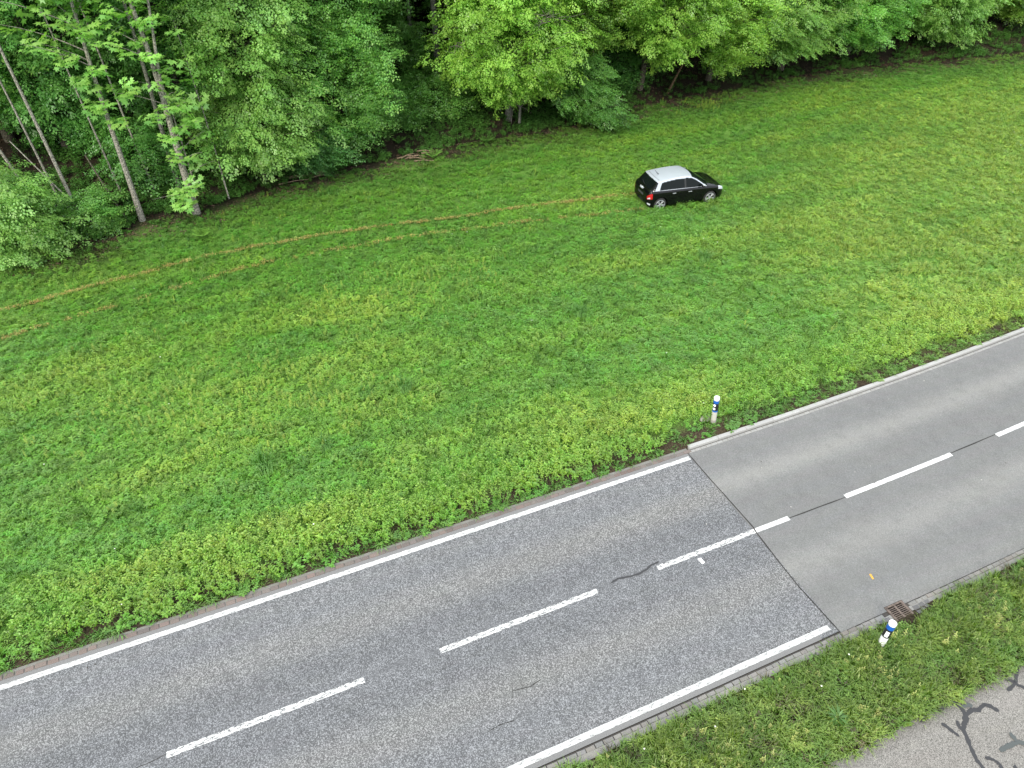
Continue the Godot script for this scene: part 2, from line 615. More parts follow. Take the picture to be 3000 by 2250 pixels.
func build_road() -> void:
	var road := structure("road", "two lane country road, worn grey asphalt meeting smoother newer asphalt")
	var sh := Shape.new()
	strip(sh, -60.0, 0.02, -5.93, 0.245, 0.0, 0.4, 5.0, "old")
	part("worn_asphalt", sh.done(), M.worn_asphalt, road)
	sh = Shape.new()
	strip(sh, 0.02, 1.39, -5.965, 0.235, -0.003, 0.5, 5.0, "new")
	strip(sh, 1.39, 1.94, -5.855, 0.235, -0.003, 0.3, 5.0, "new")
	strip(sh, 1.94, 70.0, -5.965, 0.235, -0.003, 0.5, 5.0, "new")
	part("new_asphalt", sh.done(), M.new_asphalt, road)
	sh = Shape.new()
	strip(sh, -60.0, 0.02, 0.13, 0.246, 0.004, 1.0, 1.0, "pale")
	part("pale_edge_strip", sh.done(), M.stone, road)
	sh = Shape.new()
	strip(sh, -60.0, -0.5, -5.935, -5.83, 0.004, 1.0, 1.0, "pale")
	part("pale_edge_strip", sh.done(), M.stone, road)
	for line in [[-60.0, -0.02, 0.0, 0.135], [-60.0, -0.15, -5.83, -5.69]]:
		sh = Shape.new()
		var n := int((line[1] - line[0]) / 2.0)
		for i in n:
			var s0: float = lerpf(line[0], line[1], float(i) / n)
			var s1: float = lerpf(line[0], line[1], float(i + 1) / n)
			paint_quad(sh, s0, s1, line[2], line[3], 0.008, (i * 0.37))
		part("edge_line", sh.done(), M.paint_rough if line[2] > -1.0 else M.paint_grey, road)
	var dashes := [[-20.0, -15.95], [-14.24, -10.23], [-8.51, -4.55], [-2.88, 1.13], [3.02, 6.97], [8.84, 12.9], [14.6, 18.6], [20.4, 24.4], [26.1, 30.1]]
	for k in dashes.size():
		var d: Array = dashes[k]
		sh = Shape.new()
		var mid: float = clampf(0.02, d[0], d[1])
		if d[0] < 0.0:
			paint_quad(sh, d[0], mid, -2.885, -2.745, 0.006, k * 0.23)
			part("centre_dash", sh.done(), M.paint_cracked, road)
			sh = Shape.new()
		if d[1] > 0.0:
			paint_quad(sh, mid, d[1], -2.885, -2.745, 0.004, k * 0.31)
			part("centre_dash", sh.done(), M.paint_fresh, road)
	# the saw-cut joint between the two pavements and the seam along the newer lane
	part("pavement_joint", ribbon(road_points([[0.04, 0.22], [0.04, -0.73], [0.06, -1.69], [0.08, -2.7], [0.04, -2.9], [-0.01, -3.74], [-0.05, -4.61], [-0.02, -5.37], [0.0, -5.95]]), 0.028, 0.009), M.joint, road)
	for seam in [[[1.15, -2.82], [3.0, -2.84]], [[6.99, -2.78], [8.83, -2.77]], [[12.9, -2.78], [14.6, -2.78]]]:
		part("lane_seam", ribbon(road_points(seam), 0.03, 0.003), M.joint, road)
	part("crack_seal", ribbon(road_points([[-4.14, -2.75], [-3.92, -2.70], [-3.65, -2.76], [-3.36, -2.78], [-3.14, -2.74], [-2.98, -2.68], [-2.75, -2.66]]), 0.05, 0.007), M.bitumen, road)
	for crack in [[[-14.9, -2.84], [-14.55, -2.83], [-14.22, -2.78]], [[-7.4, -4.3], [-7.0, -4.36], [-6.7, -4.3]], [[-8.2, -4.9], [-7.9, -4.86], [-7.6, -4.9]]]:
		part("hairline_crack", ribbon(road_points(crack), 0.014, 0.006), M.joint, road)
	sh = Shape.new()
	sh.flat([P(-1.82, -2.97, 0.006), P(-1.73, -2.98, 0.006), P(-1.71, -3.14, 0.006), P(-1.80, -3.15, 0.006)])
	part("white_survey_mark", sh.done(), M.white_paint, road)
	sh = Shape.new()
	sh.flat([P(1.77, -5.0, 0.003), P(1.82, -5.01, 0.003), P(1.78, -5.155, 0.003), P(1.73, -5.15, 0.003)])
	part("yellow_survey_mark", sh.done(), M.yellow_paint, road)
	# loose grit: small pale and dark chips lying on the surface
	var chip := Shape.new()
	block(chip, Transform3D(), Vector3(0.035, 0.014, 0.026), 0.005)
	var b := Batch.new()
	for i in 60:
		var p := P(rnd(-16, 22), rnd(-5.8, 0.1), 0.0)
		var pale := rnd(0, 1) < 0.6
		var c := Color(0.33, 0.32, 0.30) if pale else Color(0.06, 0.055, 0.05)
		b.put(tilt(rnd(0, TAU), 0, Vector3.ONE * rnd(0.35, 0.95), p), c)
	multi("loose_grit", chip.done(), M.dry, b, road).set_meta("kind", "stuff")

func paint_quad(sh: Shape, s0: float, s1: float, t0: float, t1: float, y: float, shift: float) -> void:
	var first := sh.v.size()
	var n := maxi(1, int(ceil((s1 - s0) / 1.0)))
	for i in n + 1:
		var s := lerpf(s0, s1, float(i) / n)
		sh.vert(P(s, t1, y), Vector3.UP, Color.WHITE, Vector2((s - s0) / 2.4 + shift, 0.01))
		sh.vert(P(s, t0, y), Vector3.UP, Color.WHITE, Vector2((s - s0) / 2.4 + shift, 0.99))
	for i in n:
		var a := first + i * 2
		sh.face(a, a + 1, a + 2)
		sh.face(a + 1, a + 3, a + 2)

func stone_piece(parent: Node, called: String, s: float, t: float, length: float, wide: float, high: float, base: float, col: Color, turn := 0.0) -> void:
	# one set stone: rounded top edges, slightly out of true
	var sh := Shape.new()
	var a := P(s, t)
	var b := P(s + 0.1, t)
	var yaw := atan2(-(b.z - a.z), b.x - a.x) + turn
	a.y = base
	block(sh, Transform3D(Basis(Vector3.UP, yaw), a), Vector3(length, high, wide), minf(0.012, wide * 0.12), col)
	part(called, sh.done(), M.stone, parent)

func build_left_edging() -> void:
	var e := structure("cobble_edging", "single row of reddish cobbles along the forest side of the worn asphalt")
	var sh := Shape.new()
	strip(sh, -60.0, 0.1, 0.247, 0.44, 0.006, 1.0, 1.0, "mortar")
	part("mortar_bed", sh.done(), M.stone, e)
	var s := -26.0
	while s < 0.05:
		var l := rnd(0.15, 0.27)
		var k := rnd(0.85, 1.15)
		var c := Color(0.185, 0.140, 0.122).lerp(Color(0.165, 0.145, 0.133), rnd(0, 1)) * k
		stone_piece(e, "cobble", s + l / 2, 0.305 + rnd(-0.008, 0.008), l - rnd(0.014, 0.03), rnd(0.095, 0.115), 0.05, -0.025 + rnd(-0.004, 0.006), c, rnd(-0.04, 0.04))
		s += l

func build_kerb() -> void:
	var e := structure("kerb", "raised pale granite kerb with a gutter row beside the newer asphalt")
	var s := 0.16
	while s < 36.0:
		var l := 1.0
		var k := rnd(0.93, 1.06)
		stone_piece(e, "kerb_stone", s + l / 2, 0.41, l - 0.008, 0.125, 0.30, -0.205 + rnd(-0.002, 0.002), Color(0.40, 0.395, 0.38) * k)
		s += l
	var sh := Shape.new()
	strip(sh, 0.10, 36.2, 0.335, 0.345, 0.002, 1.0, 1.0, "dark")
	part("kerb_joint", sh.done(), M.stone, e)
	s = 0.1
	while s < 36.0:
		var l := rnd(0.17, 0.22)
		var k := rnd(0.9, 1.08)
		stone_piece(e, "gutter_stone", s + l / 2, 0.285, l - 0.007, 0.092, 0.05, -0.047 + rnd(-0.002, 0.002), Color(0.32, 0.315, 0.30) * k)
		s += l

func build_gutter() -> void:
	var e := structure("cobble_gutter", "row of grey cobbles between the lower road edge and the grass verge")
	var sh := Shape.new()
	strip(sh, -60.0, 1.39, -6.16, -5.937, -0.02, 1.0, 1.0, "gap")
	strip(sh, 1.94, 60.0, -6.16, -5.937, -0.02, 1.0, 1.0, "gap")
	part("gutter_bed", sh.done(), M.stone, e)
	sh = Shape.new()
	strip(sh, -60.0, 0.9, -6.21, -6.072, 0.014, 0.6, 1.0, "haunch")
	strip(sh, 2.75, 60.0, -6.21, -6.088, 0.012, 0.6, 1.0, "haunch")
	part("mortar_haunch", sh.done(), M.stone, e)
	var s := -14.0
	while s < 20.0:
		var l := rnd(0.15, 0.25)
		if s + l > 1.34 and s < 2.0:
			s = 2.0
			continue
		var at := -6.02 if s < 0.0 else -6.03
		var c := Color(0.215, 0.198, 0.178).lerp(Color(0.23, 0.225, 0.215), rnd(0, 1)) * rnd(0.85, 1.15)
		stone_piece(e, "cobble", s + l / 2, at + rnd(-0.006, 0.006), l - rnd(0.008, 0.018), rnd(0.092, 0.106), 0.06, -0.05 + rnd(-0.006, 0.006), c, rnd(-0.05, 0.05))
		s += l
	# the paved bulges on both sides of the drain
	sh = Shape.new()
	for fan in [[[1.385, -6.06], [0.85, -6.08], [1.0, -6.18], [1.2, -6.30], [1.385, -6.40]], [[1.945, -6.06], [1.945, -6.42], [2.3, -6.34], [2.62, -6.22], [2.9, -6.08]], [[1.66, -6.31], [1.385, -6.31], [1.385, -6.40], [1.66, -6.44], [1.945, -6.42], [1.945, -6.31]]]:
		for k in range(1, fan.size() - 1):
			sh.flat([P(fan[0][0], fan[0][1], 0.002), P(fan[k + 1][0], fan[k + 1][1], 0.002), P(fan[k][0], fan[k][1], 0.002)], Color(0.25, 0.243, 0.225))
	for i in sh.n.size():
		sh.n[i] = Vector3.UP
	part("mortar_apron", sh.done(), M.stone, e)
	for q in [[2.10, -6.15, 0.17, 0.11], [2.28, -6.14, 0.15, 0.10], [2.45, -6.13, 0.14, 0.09], [2.08, -6.27, 0.13, 0.10], [2.23, -6.25, 0.12, 0.10], [2.36, -6.22, 0.10, 0.08], [1.24, -6.14, 0.14, 0.10], [1.08, -6.13, 0.13, 0.08], [1.25, -6.26, 0.13, 0.10]]:
		stone_piece(e, "cobble", q[0], q[1], q[2], q[3], 0.05, -0.036 + rnd(-0.003, 0.003), Color(0.15, 0.147, 0.147) * rnd(0.88, 1.12), rnd(-0.12, 0.12))
	# the drain grate: frame, slotted bars, and a near-black slab painted as the dark below
	var at := P(1.665, -6.085)
	var g := thing("drain_grate", "rusty cast iron drain grate with two columns of slots beside the lower road edge", "drain grate", at, ANGLE)
	var w := 0.53
	var d := 0.44
	for side in [-1, 1]:
		part("frame_bar", one_block(Vector3(0, -0.045, side * (d / 2 - 0.02)), Vector3(w, 0.055, 0.04), 0.004), M.rusty_iron, g)
		part("frame_bar", one_block(Vector3(side * (w / 2 - 0.03), -0.045, 0), Vector3(0.06, 0.054, d - 0.08), 0.004), M.rusty_iron, g)
	part("centre_rib", one_block(Vector3(0, -0.010, 0), Vector3(0.048, 0.018, d - 0.08), 0.003), M.rusty_iron, g)
	for i in 8:
		var z := -d / 2 + 0.04 + (d - 0.08) * (i + 0.5) / 8.0
		if i == 7:
			continue
		for side in [-1, 1]:
			part("bar", one_block(Vector3(side * 0.113, -0.008, z + (d - 0.08) / 16.0), Vector3(0.178, 0.014, 0.019), 0.002), M.rusty_iron, g)
	part("shaft", one_block(Vector3(0, -0.08, 0), Vector3(w - 0.04, 0.012, d - 0.04), 0.0), M.pit_shade, g)  # thin slab, its black colour stands for the darkness under the slots

func build_path() -> void:
	var e := structure("path", "pale gravelly asphalt path with dark poured crack seals, beyond the verge")
	var sh := Shape.new()
	strip(sh, -40.0, 60.0, -12.4, -8.13, -0.004, 0.5, 4.0, "path")
	part("path_asphalt", sh.done(), M.path_asphalt, e)
	var seals := [
		[[9.33, -7.62], [9.39, -7.42], [9.40, -7.25], [9.27, -7.11], [9.21, -7.03], [9.21, -6.81], [9.19, -6.6], [9.20, -6.39], [9.27, -6.2], [9.33, -5.9]],
		[[9.30, -7.10], [9.34, -7.24], [9.42, -7.33], [9.59, -7.43], [9.73, -7.43], [9.90, -7.55], [10.02, -7.5], [10.14, -7.4]],
		[[9.18, -7.21], [9.16, -7.1], [9.20, -7.01]],
		[[8.83, -7.16], [8.94, -7.03], [9.07, -6.88]],
		[[9.38, -6.47], [9.53, -6.42], [9.60, -6.34], [9.62, -6.1], [9.7, -5.8]],
		[[11.2, -7.75], [10.93, -7.91], [10.79, -8.0], [10.54, -7.85]],
		[[10.62, -8.12], [10.76, -8.06], [10.80, -8.02], [10.93, -8.21], [11.06, -8.4]],
		[[9.36, -7.60], [9.08, -7.52], [8.88, -7.39]],
		[[8.57, -7.25], [8.38, -7.19]],
		[[9.89, -6.32], [9.84, -6.1]]]
	for i in seals.size():
		part("crack_seal", ribbon(seals[i].map(func(q): return Vector2(q[0], q[1])), 0.085 if i < 2 else 0.07, 0.0 + 0.0012 * i), M.bitumen, e)
	var grey := [[[9.75, -6.6], [10.02, -6.71], [10.19, -6.76], [10.33, -6.73]], [[10.16, -6.77], [10.14, -6.95]], [[9.41, -7.50], [9.56, -7.53], [9.63, -7.5]]]
	for i in grey.size():
		part("faded_crack_seal", ribbon(grey[i].map(func(q): return Vector2(q[0], q[1])), 0.085, 0.001 * i + 0.012), M.bitumen_grey, e)


# ==================================================================== foliage meshes
func spray_mesh(leaves_per_twig: int, leaf_length: float, leaf_width: float, length: float, droop: float) -> ArrayMesh:
	# one leafy twig lying along +Z: a stem with side twigs, leaves set alternately
	var sh := Shape.new()
	var twigs := [[Vector3.ZERO, Vector3(0, 0, 1), length]]
	for i in 4:
		var f := 0.12 + 0.2 * i
		var side := 1.0 if i % 2 else -1.0
		twigs.append([Vector3(0, -droop * f * f, f * length), Vector3(side * rnd(0.75, 1.0), rnd(-0.15, 0.25), rnd(0.6, 0.9)).normalized(), length * rnd(0.38, 0.6) * (1.1 - 0.35 * f)])
	for w in twigs:
		var n := int(leaves_per_twig * (1.3 if w == twigs[0] else 0.8))
		for k in n:
			var f := (k + rnd(0.2, 0.9)) / n
			var p: Vector3 = w[0] + w[1] * w[2] * f + Vector3(0, -droop * f * f * 0.6 + rnd(-0.05, 0.05), 0)
			var side := (1.0 if k % 2 else -1.0)
			var out: Vector3 = w[1].cross(Vector3.UP).normalized() * side
			var d: Vector3 = (out * rnd(0.5, 1.0) + w[1] * rnd(0.3, 0.9) + Vector3(0, rnd(-0.65, 0.12), 0)).normalized()
			var up := Vector3(rnd(-0.4, 0.4), 1.0, rnd(-0.4, 0.4)).normalized()
			leaf(sh, p, d, up, leaf_length * rnd(0.7, 1.15), leaf_width * rnd(0.75, 1.1), shade(0.72, 1.25))
	return sh.done()

func maple_mesh() -> ArrayMesh:
	# a whorl of large lobed leaves
	var sh := Shape.new()
	for k in 11:
		var yaw := TAU * k / 6.0 + rnd(-0.4, 0.4)
		var stalk := rnd(0.08, 0.34)
		var d := Vector3(cos(yaw), rnd(-0.3, 0.1), sin(yaw)).normalized()
		var p := d * stalk + Vector3(0, rnd(-0.12, 0.1), 0)
		var up := Vector3(rnd(-0.3, 0.3), 1, rnd(-0.3, 0.3)).normalized()
		var side := d.cross(up).normalized()
		var nn := side.cross(d).normalized()
		if nn.y < 0.0:
			nn = -nn
		var c := shade(0.8, 1.2)
		var size := rnd(0.15, 0.22)
		var m := sh.vert(p, nn, c)
		var ring := []
		for j in 11:
			# five lobes with notches between
			var a := lerpf(-2.4, 2.4, j / 10.0)
			var r: float = size * [0.35, 0.75, 0.45, 0.95, 0.5, 1.1, 0.5, 0.95, 0.45, 0.75, 0.35][j]
			ring.append(sh.vert(p + d * (cos(a) * r + size * 0.2) + side * sin(a) * r - nn * r * 0.25, nn, c))
		for j in 10:
			sh.face(m, ring[j], ring[j + 1])
	return sh.done()

func herb_mesh(stems: int, reach: float, high: float, leaf_length: float, leaf_width: float) -> ArrayMesh:
	var sh := Shape.new()
	for i in stems:
		var yaw := rnd(0, TAU)
		var out := Vector3(cos(yaw), 0, sin(yaw)) * reach * sqrt(rnd(0.02, 1.0))
		var top := out + Vector3(0, high * rnd(0.55, 1.0), 0)
		for k in 7:
			var f := 0.35 + 0.65 * k / 6.0
			var p := Vector3(out.x * (0.5 + 0.5 * f), top.y * f, out.z * (0.5 + 0.5 * f))
			var a := k * 2.4 + yaw + rnd(-0.5, 0.5)
			var d := Vector3(cos(a), rnd(-0.25, 0.5), sin(a)).normalized()
			var up := Vector3(rnd(-0.5, 0.5), 1.0, rnd(-0.5, 0.5)).normalized()
			leaf(sh, p, d, up, leaf_length * rnd(0.6, 1.2), leaf_width * rnd(0.7, 1.1), shade(0.7, 1.3))
	return sh.done()

func grass_mesh(blades: int, reach: float, high: float, wide: float) -> ArrayMesh:
	var sh := Shape.new()
	for i in blades:
		var yaw := rnd(0, TAU)
		var d := Vector3(cos(yaw), 0, sin(yaw))
		var p := d * reach * rnd(0.0, 0.6) + Vector3(rnd(-1, 1), 0, rnd(-1, 1)) * reach * 0.3
		var h := high * rnd(0.5, 1.0)
		var bow := h * rnd(0.15, 0.9)
		var side := Vector3(-d.z, 0, d.x) * wide * rnd(0.7, 1.2)
		var c := shade(0.75, 1.25)
		var q1 := p + d * bow * 0.3 + Vector3(0, h * 0.62, 0)
		var q2 := p + d * bow + Vector3(0, h * rnd(0.7, 1.0), 0)
		var nn := (Vector3.UP * 0.8 + d * 0.5).normalized()
		var a := sh.vert(p - side, nn, c)
		var b := sh.vert(p + side, nn, c)
		var e := sh.vert(q1 - side * 0.8, nn, c)
		var f := sh.vert(q1 + side * 0.8, nn, c)
		var t := sh.vert(q2, nn, c)
		sh.face(a, b, e)
		sh.face(b, f, e)
		sh.face(e, f, t)
	return sh.done()

func stalk_mesh(stalks: int, reach: float, high: float) -> ArrayMesh:
	# upright flowering spikes set with small whorls
	var sh := Shape.new()
	for i in stalks:
		var p := Vector3(rnd(-reach, reach), 0, rnd(-reach, reach))
		var h := high * rnd(0.6, 1.1)
		var lean := Vector3(rnd(-0.15, 0.15), 1, rnd(-0.15, 0.15)).normalized()
		for k in 9:
			var q := p + lean * h * (0.35 + 0.65 * k / 8.0)
			var a := k * 2.1
			leaf(sh, q, Vector3(cos(a), rnd(0.1, 0.8), sin(a)).normalized(), Vector3.UP, 0.045, 0.02, shade(0.8, 1.25))
	return sh.done()

func fern_mesh(fronds: int) -> ArrayMesh:
	var sh := Shape.new()
	for i in fronds:
		var yaw := TAU * i / fronds + rnd(-0.25, 0.25)
		var d := Vector3(cos(yaw), 0, sin(yaw))
		var side := Vector3(-d.z, 0, d.x)
		var l := rnd(0.65, 0.95)
		for k in 16:
			var f := (k + 1) / 17.0
			var p := d * l * f * 0.75 + Vector3(0, l * (1.15 * f - 0.62 * f * f), 0)
			var w := l * 0.2 * sin(PI * (0.12 + 0.85 * f))
			for sgn in [-1.0, 1.0]:
				leaf(sh, p, (side * sgn + d * 0.35 + Vector3(0, -0.1, 0)).normalized(), Vector3.UP, w, 0.045, shade(0.85, 1.15))
	return sh.done()


# ==================================================================== trees
var SPRAY := []
var MAPLE: ArrayMesh

func facing(d: Vector3, roll: float, size: float, at: Vector3) -> Transform3D:
	var z := d.normalized()
	var x := Vector3.UP.cross(z)
	x = x.normalized() if x.length() > 0.01 else Vector3.RIGHT
	var y := z.cross(x)
	return Transform3D((Basis(z, roll) * Basis(x, y, z)).scaled_local(Vector3.ONE * size), at)

func tree(called: String, label: String, at: Vector3, o: Dictionary, group := "") -> Node3D:
	# trunk, limbs, and a crown of leafy twigs carried by the limbs; o.lobes = [centre above the base, radii, limbs, twigs per limb]
	var t := thing(called, label, o.get("category", "tree"), at, 0.0, group)
	var h: float = o.h
	var r: float = o.r
	var lean: Vector3 = o.get("lean", Vector3.ZERO)
	var path := []
	var radii := []
	for i in 10:
		var f := i / 9.0
		var wob := Vector3(sin(f * 7.0 + at.x), 0, cos(f * 6.0 + at.z)) * 0.012 * h * f
		path.append(lean * f + wob + Vector3(0, h * f - 0.12, 0))
		radii.append(r * (1.0 - 0.82 * f) * (1.25 if i == 0 else 1.0))
	var bark: Color = o.get("bark", Color(0.15, 0.135, 0.11))
	var sh := Shape.new()
	tube(sh, path, radii, 9, bark)
	part("trunk", sh.done(), M.bark, t)
	for fork in o.get("forks", []):
		sh = Shape.new()
		var fp := []
		var fr := []
		for i in fork.size() - 1:
			fp.append(fork[i])
			fr.append(lerpf(fork[-1], fork[-1] * 0.4, i / maxf(1.0, fork.size() - 2.0)))
		tube(sh, fp, fr, 7, bark)
		part("fork", sh.done(), M.bark, t)
	var limbs := Shape.new()
	var crown := Batch.new()
	var col: Color = o.col
	var big: float = o.get("big", 1.0)
	for lobe in o.lobes:
		var c: Vector3 = lobe[0]
		var rad: Vector3 = lobe[1]
		for i in lobe[2]:
			var y: float = 1.0 - 2.0 * (i + rnd(0.1, 0.9)) / lobe[2]
			var yaw: float = i * 2.39996 + rnd(-0.3, 0.3)
			var q := sqrt(maxf(0.0, 1.0 - y * y))
			var shell := rnd(0.72, 1.06)
			var tip := c + Vector3(cos(yaw) * q * rad.x, y * rad.y, sin(yaw) * q * rad.z) * shell
			var flat := Vector2(tip.x, tip.z).length()
			var start_y := clampf(tip.y - flat * rnd(0.25, 0.6), h * 0.08, h * 0.97)
			var from := path_at(path, start_y / h)
			var way := tip - from
			var knee := from + way * 0.5 + Vector3(0, way.length() * 0.10, 0)
			var lp := []
			for k in 5:
				var f := k / 4.0
				lp.append(from.lerp(knee, f).lerp(knee.lerp(tip, f), f))
			var lr := clampf(0.011 * way.length(), 0.012, r * 0.5)
			tube(limbs, lp, [lr, lr * 0.8, lr * 0.6, lr * 0.4, lr * 0.15], 5, bark)
			# each limb has its own tone: light and dark clumps
			var tone := rnd(0.82, 1.2)
			for k in lobe[3]:
				var f := 1.0 - 0.72 * pow(rnd(0.0, 1.0), 1.25)
				var p := path_at(lp, f)
				var spread := (0.22 + 0.55 * f) * minf(1.0, rad.x * 0.4)
				p += Vector3(rnd(-1, 1), rnd(-0.45, 0.45), rnd(-1, 1)) * spread
				var d := (way.normalized() + Vector3(rnd(-0.9, 0.9), 0, rnd(-0.9, 0.9)))
				d.y = d.y * 0.3 + rnd(-0.85, -0.05)
				var kk := tone * rnd(0.85, 1.15)
				crown.put(facing(d, rnd(-0.35, 0.35), big * rnd(0.7, 1.2), p), Color(col.r * kk * rnd(0.92, 1.08), col.g * kk, col.b * kk))
	if limbs.tri.size():
		part("limbs", limbs.done(), M.bark, t)
	multi("crown", o.get("leaves", SPRAY[0]), M.leaf, crown, t).set_meta("kind", "stuff")
	return t

func build_trees() -> void:
	for i in 3:
		SPRAY.append(spray_mesh([8, 7, 9][i], [0.125, 0.14, 0.115][i], [0.076, 0.086, 0.07][i], [0.75, 0.8, 0.7][i], [0.12, 0.2, 0.16][i]))
	MAPLE = maple_mesh()
	var lime := Color(0.300, 0.530, 0.085)
	var mid := Color(0.190, 0.410, 0.085)
	var deep := Color(0.120, 0.290, 0.065)
	var cool := Color(0.170, 0.390, 0.110)
	var fresh := Color(0.290, 0.530, 0.120)
	var grey_bark := Color(0.40, 0.375, 0.32)
	var dark_bark := Color(0.13, 0.115, 0.09)

	# --- the left corner: a bush and the two slender maples
	tree("hazel_bush", "pale green leafy bush at the left border below the slender trees", Vector3(-20.0, 0.05, -26.9), {"h": 3.2, "r": 0.07, "col": fresh * 0.85, "bark": dark_bark, "category": "bush", "leaves": SPRAY[1], "big": 0.85, "lobes": [[Vector3(0.0, 1.7, 0.5), Vector3(2.2, 1.9, 1.8), 44, 24]]})
	tree("hazel_bush", "small mid green bush around the leaning poles right of the pale corner bush", Vector3(-17.6, 0.1, -28.4), {"h": 1.9, "r": 0.04, "col": mid * 0.95, "bark": dark_bark, "category": "bush", "leaves": SPRAY[0], "big": 0.8, "lobes": [[Vector3(0.0, 1.0, 0.0), Vector3(1.0, 0.95, 0.9), 22, 16]]})
	tree("maple_tree", "slender pale barked tree with a single leaning trunk and few low leaves", Vector3(-16.13, -0.02, -29.2), {"h": 13.0, "r": 0.125, "lean": Vector3(0.15, 0, -0.2), "col": fresh, "bark": grey_bark, "leaves": MAPLE, "big": 0.85, "lobes": [[Vector3(0.0, 12.0, -0.5), Vector3(2.6, 3.2, 2.4), 40, 10], [Vector3(-0.9, 8.2, 0.6), Vector3(1.7, 1.4, 1.2), 9, 4], [Vector3(0.2, 5.6, 0.4), Vector3(0.9, 1.2, 0.8), 6, 3]]})
	tree("maple_tree", "forked maple with grey blotched trunk and bright lobed leaf tufts", Vector3(-14.0, -0.02, -29.9), {"h": 13.0, "r": 0.165, "lean": Vector3(-0.1, 0, 0), "col": fresh * 1.05, "bark": grey_bark, "leaves": MAPLE, "big": 0.85, "forks": [[Vector3(-0.05, 4.4, 0), Vector3(0.25, 6.4, 0.05), Vector3(0.62, 8.8, 0.1), Vector3(1.1, 12.0, 0.2), 0.075]], "lobes": [[Vector3(0.2, 5.4, 0.4), Vector3(1.9, 1.2, 1.3), 9, 4], [Vector3(1.1, 3.2, 0.5), Vector3(1.0, 1.6, 0.9), 7, 3], [Vector3(-0.5, 1.1, 0.6), Vector3(0.9, 0.5, 0.6), 4, 3], [Vector3(-0.3, 8.0, 0.3), Vector3(1.7, 1.4, 1.3), 9, 5], [Vector3(0.6, 13.0, 0.0), Vector3(3.0, 2.8, 2.6), 36, 10]]})
	pole("sapling_pole", "thin straight grey trunk just behind and left of the forked maple", Vector3(-15.24, 0.25, -31.7), Vector3(-15.35, 8.5, -31.9), 0.12, grey_bark * 0.8)
	pole("sapling_pole", "very thin pale stem right of the forked maple", Vector3(-14.4, 0.15, -31.6), Vector3(-14.75, 6.2, -31.7), 0.045, grey_bark)
	pole("sapling_pole", "leaning pale pole that crosses in front of the corner trunks", Vector3(-17.05, -0.02, -27.9), Vector3(-20.0, 3.8, -28.6), 0.045, grey_bark * 1.05)
	pole("sapling_pole", "upright grey pole rising from the small bush in the corner", Vector3(-18.1, 0.0, -28.2), Vector3(-19.1, 10.5, -28.8), 0.085, grey_bark * 0.95)
	pole("sapling_pole", "thin grey pole near the left border above the pale bush", Vector3(-19.7, 0.4, -29.8), Vector3(-21.0, 10.5, -30.4), 0.055, grey_bark * 0.95)
	pole("sapling_pole", "short dark leaning stem between the corner poles and the single trunk", Vector3(-16.6, 0.0, -29.0), Vector3(-17.7, 2.9, -29.4), 0.06, dark_bark * 1.3)

	for q in [[-20.9, 0.6, -30.0, -23.4, 9.0, 0.075, "grey trunk curving up along the left border, rightmost of the three border trunks"], [-21.6, 0.5, -29.8, -24.2, 8.6, 0.05, "grey stem along the left border, middle of the three border trunks"], [-17.4, 0.5, -30.6, -18.2, 8.8, 0.05, "thin upright stem left of the single leaning trunk"], [-12.9, 0.2, -31.2, -13.4, 7.5, 0.04, "thin stem right of the forked maple in front of the bright sprays"], [-16.2, 0.7, -31.2, -17.0, 8.5, 0.055, "thin grey stem seen between the two slender maples"]]:
		pole("sapling_pole", q[6], Vector3(q[0], q[1], q[2]), Vector3(q[3], q[4], q[2] - 0.4), q[5], grey_bark)

	# --- the left wood
	tree("hornbeam_tree", "spreading tree with low bright leaf sprays right of the forked maple", Vector3(-11.9, 0.35, -33.6), {"h": 8.0, "r": 0.14, "col": fresh * 0.82, "bark": dark_bark, "leaves": SPRAY[1], "lobes": [[Vector3(0.6, 3.0, 0.9), Vector3(3.1, 1.7, 2.2), 50, 24], [Vector3(0.4, 6.6, 0.2), Vector3(3.0, 2.6, 2.6), 50, 24]]})
	tree("beech_tree", "tall mid green tree with cascading sprays at the end of the left wood", Vector3(-8.6, 0.7, -36.9), {"h": 15.0, "r": 0.22, "col": mid * 1.05, "bark": dark_bark, "leaves": SPRAY[0], "lobes": [[Vector3(0.2, 3.4, 0.6), Vector3(2.9, 3.2, 2.2), 64, 26], [Vector3(-0.2, 9.5, 0.0), Vector3(4.0, 4.8, 3.6), 100, 26]]})
	tree("beech_tree", "tall cool green tree standing behind the spreading hornbeam", Vector3(-11.6, 1.3, -37.2), {"h": 16.0, "r": 0.22, "col": cool, "bark": dark_bark, "leaves": SPRAY[2], "big": 1.1, "lobes": [[Vector3(0.0, 8.0, 0.0), Vector3(4.0, 6.5, 3.5), 110, 26]]})
	tree("beech_tree", "deep green tree filling the gap behind the two slender maples", Vector3(-15.5, 1.2, -35.0), {"h": 15.0, "r": 0.2, "col": deep * 1.15, "bark": dark_bark, "leaves": SPRAY[0], "big": 1.05, "lobes": [[Vector3(0.0, 7.5, 0.0), Vector3(3.8, 6.4, 2.8), 100, 24]]})
	tree("beech_tree", "deep green tree at the left border behind the corner poles", Vector3(-20.5, 1.2, -33.0), {"h": 15.0, "r": 0.2, "col": deep * 1.2, "bark": dark_bark, "leaves": SPRAY[1], "big": 1.05, "lobes": [[Vector3(0.0, 7.0, 0.0), Vector3(3.8, 6.4, 2.8), 100, 24]]})
	tree("hazel_bush", "dark low bush under the deep green tree behind the slender maples", Vector3(-16.6, 0.6, -31.8), {"h": 2.4, "r": 0.05, "col": deep * 1.2, "bark": dark_bark, "category": "bush", "leaves": SPRAY[0], "lobes": [[Vector3(0.0, 1.6, 0.0), Vector3(2.0, 1.5, 1.0), 26, 18]]})
